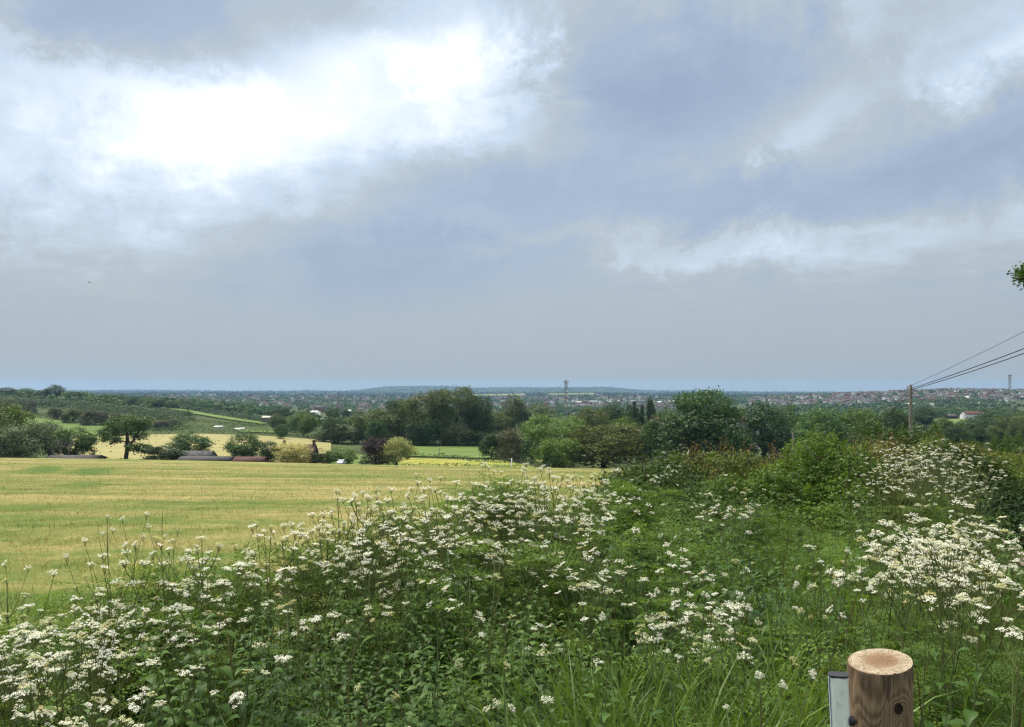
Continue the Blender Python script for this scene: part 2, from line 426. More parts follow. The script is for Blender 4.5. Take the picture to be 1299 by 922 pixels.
def build_fields():
    straw, gr = (.270, .222, .084), (.098, .134, .022)
    hm = hay_mat('mown_hay', straw, gr, bias=-.01, patches=[(-33, 60, 9, 1.5, 116, .40), (-28.6, 58, 8, 1.6, 113, .40), (-20, 40, 6, 1.2, 112, .14), (-13, 52, 7, 1.6, 10, .2), (-16, 16, 3.5, 1.2, 10, .25), (-11.5, 13, 4, 1.0, 14, .25)])
    # near hay field: strip between the far left and the bank edge
    ny, nx = 150, 120
    yy = np.geomspace(5.0, 185, ny) ; 
    X = np.zeros((ny, nx)); Y = np.repeat(yy[:, None], nx, 1)
    left = -0.9 * yy - 6; right = np.where(yy < 12, edge_x(yy) - .1, np.minimum(edge_x(yy) + 1.0, ux(800, yy)))
    X = left[:, None] + (right - left)[:, None] * np.linspace(0, 1, nx)[None] ** .8
    Z = H(X, Y) + .01 + .0009 * np.maximum(Y - 12, 0)
    i = np.arange(ny - 1)[:, None] * nx + np.arange(nx - 1)[None]
    Fq = np.stack([i, i + 1, i + nx + 1, i + nx], -1).reshape(-1, 4)
    tag(Geo().add(np.stack([X, Y, Z], -1).reshape(-1, 3), Fq).obj('hay_field', hm, smooth=True), kind='structure')
    fm = hay_mat('far_hay', (.31, .268, .125), (.225, .21, .07), band=.4, rot=14, bias=.06)
    patch('far_hay_field', [(60, 268), (420, 268), (420, 452), (95, 452)], fm)
    gm = hay_mat('pasture_grass', (.115, .165, .035), (.07, .12, .022), rot=-10)
    gm2 = hay_mat('strip_grass', (.13, .18, .04), (.08, .13, .026), rot=-30)
    patch('left_pasture', [(20, 480), (135, 475), (140, 600), (25, 655)], gm)
    patch('strip_field', [(332, 690), (352, 700), (222, 950), (205, 900)], gm2)
    patch('small_strip_field', [(305, 500), (372, 500), (352, 530), (300, 540)], gm2)
    bm = hay_mat('buttercup_meadow', (.36, .30, .05), (.12, .175, .03), rot=5, bias=-.02)
    patch('buttercup_meadow', [(500, 262), (690, 262), (640, 330), (505, 330)], bm)
    patch('middle_meadow', [(395, 262), (505, 262), (505, 345), (395, 345)], gm2)
    patch('upper_meadow', [(505, 345), (640, 345), (640, 455), (520, 455)], gm2)
    patch('farm_pasture', [(1160, 690), (1225, 690), (1232, 930), (1180, 930)], gm2)
    fg = hay_mat('far_ridge_grass', (.20, .22, .08), (.12, .16, .05), rot=0)
    patch('ridge_field', [(590, 4300), (665, 4300), (668, 5200), (600, 5200)], fg, off=10)
    patch('ridge_field', [(690, 4700), (760, 4500), (752, 5300), (700, 5300)], fg, off=10)
    patch('ridge_field', [(955, 560), (1010, 560), (1010, 640), (962, 640)], gm2)
    tm = flat_mat('trodden_earth', (.20, .16, .12), .95, scale=6, col2=(.11, .085, .06), bump=.4)
    patch('path', [(4.15, 5.4), (5.4, 5.0), (7.6, 12.0), (6.35, 12.6)], tm, xy=True, off=.03, nu=16, nv=40)

build_world(); build_camera(); build_ground(); build_fields()

# ------------------------------------------------------------------ trees
def crown_geo(seed, lobes, nclump, per, leaf, spread, upb=.25, inner=.25, asp=.6):
    rg = np.random.default_rng(seed)
    L = np.array(lobes, float)
    area = (L[:, 3] * L[:, 4] + L[:, 3] * L[:, 5] + L[:, 4] * L[:, 5]); k = rg.choice(len(L), nclump, p=area / area.sum())
    d = unit(rg.normal(size=(nclump, 3)) + np.array([0, 0, upb]))
    r = np.where(rg.random(nclump) < inner, rg.uniform(.3, .8, nclump), rg.uniform(.82, 1.06, nclump))
    cc = L[k, :3] + d * L[k, 3:] * r[:, None]
    # drop clumps buried deep in other lobes
    q = ((cc[:, None] - L[None, :, :3]) / L[None, :, 3:]); depth = np.sqrt((q ** 2).sum(-1)).min(1)
    keep = depth > .45; cc, d = cc[keep], d[keep]
    n = len(cc); sp = spread * rg.uniform(.6, 1.4, n)
    pts = (cc[:, None] + rg.normal(size=(n, per, 3)) * sp[:, None, None] * np.array([1, 1, .7])).reshape(-1, 3)
    nm = unit(np.repeat(d, per, 0) * .8 + rg.normal(size=(n * per, 3)) * .7 + np.array([0, 0, .45]))
    pts[:, 2] = np.maximum(pts[:, 2], .005)
    s = leaf * rg.uniform(.6, 1.35, n * per)
    return rquads(pts, nm, s, asp, rg=rg)

def trunk_geo(seed, top, r0, lobes, nl=6, bend=.03):
    rg = np.random.default_rng(seed + 100); g = Geo()
    zz = np.linspace(-.04, top, 6)
    P = np.stack([rg.normal(0, bend, 6).cumsum() * .5, rg.normal(0, bend, 6).cumsum() * .5, zz], 1); P[0, :2] = 0; P[1, :2] *= .2
    rr = r0 * np.array([1.5, 1.05, .9, .75, .55, .3])
    g.tube(P, rr, 7)
    for i in range(nl):
        l = lobes[i % len(lobes)]
        b = P[2 + i % 3]; e = np.array(l[:3]) + rg.normal(0, .05, 3)
        mid = (b + e) / 2 + np.array([0, 0, -.02]) + rg.normal(0, .02, 3)
        g.tube([b, mid, e], [r0 * .5, r0 * .33, r0 * .12], 5)
        for j in range(2):
            e2 = e + rg.normal(0, .09, 3); g.tube([mid, (mid + e2) / 2 + rg.normal(0, .015, 3), e2], [r0 * .25, r0 * .17, r0 * .06], 4)
    return g

def rlobes(seed, kind):
    rg = np.random.default_rng(seed)
    if kind == 'round':
        L = [(0, 0, .54, .36, .36, .40)]
        for i in range(9):
            a = i * 2.4 + rg.uniform(-.4, .4); z = rg.uniform(.2, .84); rr = .31 * math.sin(math.pi * min(1, (z - .05) / .95)) + .03
            s = rg.uniform(.13, .2); L.append((rr * math.cos(a), rr * math.sin(a), z, s, s, s * .85))
    elif kind == 'oak':
        L = [(0, 0, .74, .30, .30, .18)]
        for i in range(10):
            a = i * 2.4 + rg.uniform(-.3, .3); z = (.34, .5, .62, .78, .42)[i % 5] + rg.uniform(-.04, .04); rr = (.34, .36, .3, .25, .38)[i % 5]
            s = rg.uniform(.10, .16) * (1 if z > .5 else .8); L.append((rr * math.cos(a), rr * math.sin(a), z, s * 1.15, s * 1.15, s * .7))
    elif kind == 'willow':
        L = [(0, 0, .48, .36, .36, .44)]
        for i in range(10):
            a = i * 2.4 + rg.uniform(-.4, .4); z = rg.uniform(.2, .8); rr = .36 * math.sqrt(max(0, 1 - ((z - .35) / .62) ** 2))
            s = rg.uniform(.13, .2); L.append((rr * math.cos(a), rr * math.sin(a), z, s, s, s * 1.1))
    elif kind == 'poplar':
        L = [(0, 0, .55, .22, .22, .44)]
        for i in range(10):
            a = i * 2.4 + rg.uniform(-.4, .4); z = rg.uniform(.2, .86); rr = .2 * math.sqrt(max(0.05, 1 - ((z - .45) / .55) ** 2))
            s = rg.uniform(.09, .14); L.append((rr * math.cos(a), rr * math.sin(a), z, s, s, s * 1.7))
    elif kind == 'conifer':
        L = [(0, 0, .12 + .16 * i, .19 * (1 - i / 6.2) + .02, .19 * (1 - i / 6.2) + .02, .13) for i in range(6)]
    elif kind == 'bush':
        L = [(0, 0, .38, .42, .42, .5)]
        for i in range(8):
            a = i * 2.4 + rg.uniform(-.4, .4); z = rg.uniform(.15, .75); rr = .38 * math.sqrt(max(.05, 1 - (z / .95) ** 2))
            s = rg.uniform(.16, .24); L.append((rr * math.cos(a), rr * math.sin(a), z, s, s, s))
    return L

TREES = {}
def tree_tmpl(kind, mat, var):
    key = (kind, mat, var)
    if key in TREES: return TREES[key]
    sd = hash((kind, var)) % 1000 if False else (sum(map(ord, kind)) * 7 + var * 31) % 1000
    L = rlobes(sd, kind)
    par = {'round': (520, 24, .034, .038), 'oak': (420, 24, .030, .03), 'willow': (640, 22, .031, .036), 'poplar': (560, 20, .026, .028),
           'conifer': (360, 18, .030, .022), 'bush': (380, 22, .05, .052)}[kind]
    gk = ('crown', kind, var)
    if gk not in TREES:
        TREES[gk] = crown_geo(sd, L, *par)
        top = {'round': .6, 'oak': .72, 'willow': .4, 'poplar': .8, 'conifer': .9, 'bush': .3}[kind]
        r0 = {'round': .028, 'oak': .034, 'willow': .03, 'poplar': .018, 'conifer': .018, 'bush': .02}[kind]
        TREES[('trunk', kind, var)] = trunk_geo(sd, top, r0, L[1:] if len(L) > 1 else L, 7 if kind != 'conifer' else 0).mesh('trunk', [M['bark']])
    V, Fq = TREES[gk]
    ext = np.percentile(np.abs(V[:, :2]), 96.5) * 2.0
    TREES[key] = (Geo().add(V, Fq).mesh('crown', [M[mat]]), TREES[('trunk', kind, var)], ext, np.percentile(V[:, 2], 99.5))
    return TREES[key]

_tv = [0]
def tree(name, label, pxc, wpx, pytop, Y, kind, mat, cat='tree', group=None, var=None, hmin=1.2):
    _tv[0] += 1
    var = _tv[0] % 3 if var is None else var
    cm, tm, ext, zt = tree_tmpl(kind, mat, var)
    X = ux(pxc, Y); z = h1(X, Y)
    top = EYE - (pytop - HZ) / F * Y
    hh = max(top - z, hmin); w = wpx / F * Y
    t = empty(name, (X, Y, z), (_tv[0] * 2.39) % 6.28, label, cat, group)
    s = (w / ext, w / ext, hh / zt)
    for nm, me in (('crown', cm), ('trunk', tm)):
        o = bpy.data.objects.new(nm, me); o.scale = s; link(o, t)
    return t

def build_trees():
    T = tree
    # left cluster behind the hay field
    T('willow_tree', 'broad grey-green willow at the far left edge of the hay field', 22, 80, 537, 247, 'willow', 'willow')
    T('broadleaf_tree', 'fresh green tree behind the broad grey-green willow at the far left', 14, 60, 515, 282, 'round', 'green')
    T('broadleaf_tree', 'very dark tree between the grey-green willow and the bare dead tree', 62, 42, 536, 264, 'round', 'dark')
    T('broadleaf_tree', 'mid-green tree right of the bare dead tree, above the long grey roof', 97, 46, 543, 259, 'round', 'oak')
    T('oak_tree', 'solitary oak with dark trunk and see-through lower limbs, before the far hay field', 160, 64, 527, 251, 'oak', 'oak', var=0)
    T('shrub', 'low rounded dark green bush between the oak and the grey barn', 208, 46, 566, 247, 'bush', 'dark', 'shrub')
    T('broadleaf_tree', 'small dense tree standing right behind the stepped grey barn roof', 240, 46, 548, 266, 'round', 'oak')
    T('broadleaf_tree', 'round dark tree standing behind the red tiled roof', 309, 42, 549, 264, 'round', 'oak')
    T('broadleaf_tree', 'small dark tree between the red tiled roof and the yellow-flowering tree', 343, 26, 560, 250, 'round', 'dark')
    T('flowering_tree', 'rounded tree covered in pale yellow blossom left of the brown brick house', 371, 42, 562, 248, 'bush', 'blossom')
    T('shrub', 'dark little bush at the right-hand foot of the brown brick house', 404, 18, 575, 250, 'bush', 'dark', 'shrub')
    T('shrub', 'thin upright bush between the brick house and the parked cars', 416, 8, 572, 252, 'poplar', 'green', 'shrub')
    T('broadleaf_tree', 'small light green tree overhanging the parked white car', 432, 36, 568, 256, 'round', 'bright')
    T('copper_beech', 'dark purple copper beech left of the pale yellow-green tree', 477, 38, 555, 252, 'willow', 'copper')
    T('broadleaf_tree', 'pale yellow-green tree beside the dark purple copper beech', 504, 42, 555, 251, 'round', 'pale')
    # middle group
    T('willow_tree', 'rounded grey-green willow, lowest on the left of the tall poplar group', 428, 58, 538, 440, 'willow', 'willow')
    T('broadleaf_tree', 'tall dull green tree behind the copper beech, left of the poplars', 477, 66, 520, 450, 'willow', 'olive')
    T('broadleaf_tree', 'narrow tree rising between the dull green tree and the poplars', 507, 36, 507, 458, 'willow', 'dark')
    T('poplar_tree', 'left of the two tallest poplars on the skyline, dense crown', 537, 66, 496, 448, 'willow', 'olive')
    T('poplar_tree', 'right of the two tallest poplars on the skyline, airy pale crown', 574, 62, 492, 452, 'willow', 'olive')
    T('broadleaf_tree', 'dark narrow tree against the right side of the tall poplars', 608, 34, 503, 456, 'willow', 'dark')
    T('shrub', 'dark undergrowth bush at the left foot of the tall poplars', 540, 44, 535, 440, 'bush', 'dark', 'shrub')
    T('shrub', 'little grey-green bush standing in front of the tall poplars', 526, 16, 556, 432, 'bush', 'willow', 'shrub')
    T('shrub', 'pale bush under the right-hand tall poplar', 578, 40, 536, 442, 'bush', 'willow', 'shrub')
    T('shrub', 'dark bush under the narrow dark tree beside the poplars', 612, 44, 546, 446, 'bush', 'dark', 'shrub')
    T('shrub', 'dark green bush at the right end of the buttercup meadow', 624, 32, 550, 338, 'bush', 'dark', 'shrub')
    T('shrub', 'reddish-brown tinged bush behind the white marker post', 653, 42, 545, 330, 'bush', 'reddish', 'shrub')
    T('shrub', 'dark bush filling the gap left of the big bright willow', 676, 30, 556, 320, 'bush', 'dark', 'shrub')
    T('poplar_tree', 'pale pointed poplar in the valley left of the central mast', 651, 34, 501, 560, 'poplar', 'willow')
    T('broadleaf_tree', 'soft green tree at the left foot of the pale pointed poplar', 626, 44, 522, 545, 'round', 'olive')
    T('broadleaf_tree', 'green tree at the right foot of the pale pointed poplar', 683, 46, 514, 565, 'round', 'olive')
    T('willow_tree', 'big bright green willow at the end of the hay field', 704, 78, 527, 272, 'willow', 'bright')
    T('willow_tree', 'big dull olive willow right of the bright green one', 765, 98, 539, 262, 'willow', 'olive')
    T('shrub', 'bright low foliage between the two big willows', 712, 52, 556, 256, 'bush', 'bright', 'shrub')
    T('willow_tree', 'olive willow top showing behind and between the two big willows', 750, 44, 518, 420, 'willow', 'olive')
    T('broadleaf_tree', 'dark tree just right of the central mast on the skyline', 776, 44, 513, 450, 'round', 'dark')
    T('broadleaf_tree', 'dark tree behind the white-gabled house', 800, 34, 515, 455, 'round', 'dark')
    T('conifer_tree', 'dark spiky conifer, left one of the pair by the white-gabled house', 805, 12, 510, 452, 'conifer', 'conifer')
    T('conifer_tree', 'shorter dark conifer next to the slim cypress', 814, 11, 514, 452, 'conifer', 'conifer')
    T('cypress_tree', 'slim tall cypress above the white-gabled house', 826, 11, 503, 458, 'poplar', 'dark')
    T('broadleaf_tree', 'green tree in front of the white-gabled house, left side', 793, 48, 530, 330, 'round', 'green')
    T('broadleaf_tree', 'dark green tree left of the big ragged tree', 846, 54, 523, 306, 'round', 'oak')
    T('broadleaf_tree', 'biggest ragged dark tree breaking the skyline right of the cypress', 897, 84, 495, 272, 'oak', 'oak', var=1)
    T('shrub', 'dark lower foliage under the biggest ragged tree', 890, 90, 525, 268, 'bush', 'dark', 'shrub')
    T('broadleaf_tree', 'broad dark tree right of the red-roofed house', 967, 74, 512, 302, 'round', 'dark')
    T('broadleaf_tree', 'dark tree behind the broad dark tree, right of the house', 1000, 50, 516, 345, 'round', 'oak')
    T('broadleaf_tree', 'green tree left of the timber utility pole, nearer of the valley row', 1040, 62, 518, 320, 'round', 'green')
    T('broadleaf_tree', 'green tree just left of the utility pole', 1090, 64, 520, 330, 'round', 'green')
    T('broadleaf_tree', 'dark tree just behind the utility pole', 1135, 42, 518, 430, 'round', 'dark')
    T('broadleaf_tree', 'dark tree between utility pole and farm pasture', 1172, 30, 516, 680, 'round', 'dark')
    T('broadleaf_tree', 'dark tree hiding the right end of the farm', 1262, 52, 522, 560, 'round', 'dark')
    T('broadleaf_tree', 'big dark tree in front of the farm at right', 1238, 56, 531, 480, 'round', 'dark')
    T('broadleaf_tree', 'grey-green tree below the farm pasture', 1212, 40, 538, 440, 'round', 'olive')
    T('broadleaf_tree', 'olive tree at the right edge of the photo below the town', 1288, 54, 528, 480, 'willow', 'olive')
    T('shrub', 'dark bush hiding the foot of the white-gabled house', 819, 40, 546, 318, 'bush', 'dark', 'shrub')
    T('shrub', 'dark bush hiding the foot of the red-roofed house', 937, 44, 542, 288, 'bush', 'dark', 'shrub')
    for i, (px, w, top) in enumerate([(1262, 15, 552), (1277, 15, 551), (1293, 17, 550), (1310, 16, 550)]):
        T('orchard_tree', 'small round orchard tree in the row beyond the hedge at right', px, w, top, 150, 'round', 'green', group='small orchard trees in a row')
    # hill at the left
    T('broadleaf_tree', 'tall dark clump-headed tree standing highest on the left hilltop', 70, 25, 488.5, 1060, 'round', 'dark')
    T('broadleaf_tree', 'low domed tree right of the highest hilltop tree', 100, 38, 496.5, 1040, 'bush', 'oak')
    for (px, w, top, Y) in [(8, 24, 491.5, 1120), (33, 27, 492.5, 1150), (52, 18, 495, 1120), (133, 18, 499.5, 1000), (145, 11, 501, 1010), (153, 12, 501, 1000), (170, 22, 503, 960),
                            (186, 20, 505, 940), (203, 18, 506, 950), (219, 16, 508, 940), (238, 20, 508, 980), (254, 18, 509, 990)]:
        T('hilltop_tree', 'one of the dark trees along the skyline of the left hill', px, w, top, Y, 'round', ('dark', 'oak')[_tv[0] % 2], group='trees along the left hill skyline')
    for (px, w, top, Y, m) in [(113, 20, 519, 600, 'hawthorn'), (128, 18, 521, 600, 'hawthorn'), (148, 14, 524, 585, 'hawthorn'), (180, 26, 528, 560, 'reddish'), (203, 16, 533, 545, 'hawthorn'),
                          (222, 20, 531, 550, 'willow'), (38, 16, 507, 690, 'hawthorn'), (92, 22, 518, 615, 'willow'), (72, 20, 517, 640, 'reddish'), (10, 24, 505, 720, 'willow')]:
        T('hawthorn_bush', 'pale-flowering hawthorn bush in the hedge below the left hill', px, w, top, Y, 'bush', m, 'shrub', group='hawthorn bushes in the hillside hedge')
    # bare dead tree
    t = empty('dead_tree', (ux(77, 249), 249, h1(ux(77, 249), 249)), 0, 'bare pale dead tree with forked branches beside the long grey roof', 'tree')
    g = Geo(); rg = np.random.default_rng(5)
    def br(p, d, l, r, k):
        e = p + d * l; m = (p + e) / 2 + rg.normal(0, .05 * l, 3); g.tube([p, m, e], [r, r * .8, r * .5], 5)
        if k:
            for _ in range(3): br(e, unit(d + rg.normal(0, .45, 3) + np.array([0, 0, .1])), l * .7, r * .5, k - 1)
    for dx in (-1.6, 0, 1.9): br(np.array([dx, 0, 0.]), unit(np.array([dx * .1, 0, 1.])), 2.9, .2, 3)
    g.obj('trunk', M['deadbark'], t)
    # wooded valley: individual trees
    rg = np.random.default_rng(21); cnt = 0
    while cnt < 165:
        Y = float(np.exp(rg.uniform(math.log(430), math.log(1050)))); px = rg.uniform(345, 1330)
        if 1150 < px < 1260 and 520 < Y: continue
        if 696 < px < 740 and Y < 620: continue
        if 560 < Y and 340 < px < 420 and rg.random() < .5: continue
        z = h1(ux(px, Y), Y); hh = rg.uniform(7, 15)
        top = HZ - (z + hh - EYE) / Y * F
        if top < 508 + 6 * (px < 900): continue
        w = hh * rg.uniform(.75, 1.15) * F / Y
        T('valley_tree', 'one of the many dark trees filling the wooded valley in the middle distance', px, w, top, Y, ('round', 'round', 'willow', 'bush')[cnt % 4], ('dark', 'oak', 'oak', 'olive', 'dark', 'green')[cnt % 6],
          group='trees filling the wooded valley')
        cnt += 1

def hedge(name, label, path, h, w, mat, leaf=.55, den=5.0, group=None, kind=None, jag=.25):
    """path: (px, Y) points; leaf clumps filling a strip of height h and width w"""
    P = np.array([(ux(a, b), b) for a, b in path]); seg = np.linalg.norm(np.diff(P, axis=0), axis=1); L = seg.sum()
    n = int(L * den * h); rg = np.random.default_rng(int(abs(P.sum() * 100)) % 99991)
    s = rg.uniform(0, L, n); cs = np.concatenate([[0], np.cumsum(seg)])
    x = np.interp(s, cs, P[:, 0]); y = np.interp(s, cs, P[:, 1])
    hh = h * (1 + jag * (np.sin(s / h * 1.1) * .5 + np.sin(s / h * 2.7 + 1) * .3 + np.interp(s, np.linspace(0, L, max(4, int(L / h * 1.5))), rg.uniform(-.8, .8, max(4, int(L / h * 1.5))))))
    v = rg.random(n) ** .6; a = rg.uniform(-1, 1, n)
    prof = np.sqrt(np.maximum(0, 1 - (v - .25) ** 2 / .6)) if True else 1
    off = np.sign(a) * np.abs(a) ** .4 * w / 2 * prof
    x = x + off * .6 + rg.normal(0, .15 * w, n) * .3; y = y + off
    z = H(x, y) + v * hh
    nm = unit(np.stack([np.zeros(n), np.sign(off) * .7, .3 + v], 1) + rg.normal(0, .6, (n, 3)))
    V, Fq = rquads(np.stack([x, y, z], 1), nm, leaf * rg.uniform(.6, 1.5, n), .65, rg=rg)
    o = Geo().add(V, Fq).obj(name, M[mat])
    return tag(o, label, None if kind else 'hedge', group, kind)

def build_hedges():
    hedge('hedge', 'wide dark belt of close-planted trees running down the left hill', [(-60, 900), (0, 880), (100, 800), (170, 720), (238, 655)], 9.5, 16, 'dark', .75, 9.0, jag=.08)
    hedge('hedge', 'scrubby dark hedge along the top of the left green pasture', [(-40, 690), (0, 680), (60, 655), (130, 620), (180, 570), (245, 530)], 3.4, 5, 'oak', .6, 7.0)
    hedge('hedge', 'hedge along the far side of the far hay field', [(190, 470), (250, 462), (330, 470), (425, 464)], 3.4, 3, 'oak', .5, 9.0)
    hedge('hedge', 'dark hedge below the green strip field with white sheds', [(205, 600), (260, 560), (330, 600), (430, 610)], 3.2, 4, 'oak', .5, 7.0)
    hedge('hedge', 'hedge along the upper edge of the sloping green strip field', [(190, 950), (222, 960), (290, 830), (352, 705), (400, 690)], 6, 5, 'dark', .7, 6.0)
    hedge('hedge', 'hedge along the lower edge of the sloping green strip field', [(200, 690), (260, 680), (320, 650), (420, 650)], 2.4, 3, 'oak', .6, 7.0)
    hedge('hedge', 'low hedge between the buttercup meadow and the upper green meadow', [(395, 345), (505, 342), (560, 340), (600, 318), (690, 290)], 1.8, 2, 'dark', .4, 12.0)
    hedge('hedge', 'low dark hedge along the far edge of the near hay field', [(455, 256), (505, 258), (560, 257), (640, 257), (700, 256), (820, 262)], 1.6, 2, 'dark', .35, 16.0)
    hedge('hedge', 'dark hedge at the foot of the tall poplars', [(490, 462), (560, 458), (640, 458)], 3.0, 3, 'dark', .5, 9.0)
    hedge('hedge', 'hedge at the back of the solitary oak and grey barn', [(105, 262), (150, 258), (200, 256)], 1.2, 2, 'dark', .35, 12.0)
    hedge('hedge', 'hedge along the front of the farm pasture at right', [(1120, 640), (1170, 650), (1230, 650), (1310, 600)], 4.5, 4, 'dark', .6, 7.0)
    hedge('hedge', 'hedge behind the farm pasture at right', [(1165, 960), (1200, 980), (1260, 985), (1330, 960)], 5, 4, 'dark', .8, 6.0)

def build_woodland():
    """far-off woods: small rough crowns as one mass"""
    rg = np.random.default_rng(11)
    def cl(k, leaf, sd):
        r2 = np.random.default_rng(sd)
        d = unit(r2.normal(size=(k, 3)) + np.array([0, 0, .2])); p = d * np.array([.5, .5, .42]) * r2.uniform(.75, 1.05, (k, 1)) + np.array([0, 0, .45])
        p[:, 2] = np.maximum(p[:, 2], 0)
        return rquads(p, unit(d + r2.normal(size=(k, 3)) * .5), leaf * r2.uniform(.7, 1.3, k), .8, rg=r2)
    def scatter(name, y0, y1, n, hr, tm, mats, keepf):
        Y = np.exp(rg.uniform(math.log(y0), math.log(y1), n)); px = rg.uniform(-350, 1750, n)
        k = keepf(px, Y); Y, px = Y[k], px[k]; X = ux(px, Y)
        hh = rg.uniform(*hr, len(Y)); loc = np.stack([X, Y, H(X, Y) - .05 * hh], 1)
        g = Geo(); mi = rg.integers(0, len(mats), len(Y)); tv = rg.integers(0, len(tm), len(Y))
        for a in range(len(mats)):
            for b in range(len(tm)):
                q = (mi == a) & (tv == b)
                if q.any(): bake(g, *tm[b], loc[q], mats34(loc[q], rg.uniform(0, 6.28, q.sum()), hh[q]), a)
        o = g.obj(name, [M[m] for m in mats])
        return tag(o, kind='stuff')
    def nzf(px, Y, f, th):
        return (np.sin(px * .021 * f + 3 * np.log(Y)) + np.sin(px * .047 * f + Y * .004) + np.sin(px * .013 * f - Y * .0021 + 2) + rg.normal(0, .5, px.shape)) > th
    t1 = [cl(110, .26, 1), cl(110, .26, 2), cl(90, .3, 3)]; t2 = [cl(46, .42, 4), cl(46, .42, 5)]
    def k1(px, Y):
        a = nzf(px, Y, 1, -1.0) | (px < 150)
        a &= ~((px > 190) & (px < 365) & (Y < 960)); a &= ~((px > 1150) & (px < 1265) & (Y < 1040)); a &= (px > 150) | (Y > 880)
        a &= ~((px > 60) & (px < 345) & (Y < 760))
        return a
    scatter('distant_woodland', 640, 1900, 4600, (6, 12), t1, ['dark', 'oak', 'oak', 'olive'], k1)
    scatter('distant_woodland', 1900, 4200, 11600, (7, 12), t2, ['dark', 'oak', 'oak', 'green'], lambda p, y: nzf(p, y, 1.6, -1.3))
    scatter('distant_woodland', 4200, 10600, 11600, (9, 17), t2, ['conifer', 'dark', 'conifer'], lambda p, y: nzf(p, y, 2.0, -.8))  # dark conifer leaf chosen to paint the far hills' shade into the woods

build_trees(); build_hedges(); build_woodland()

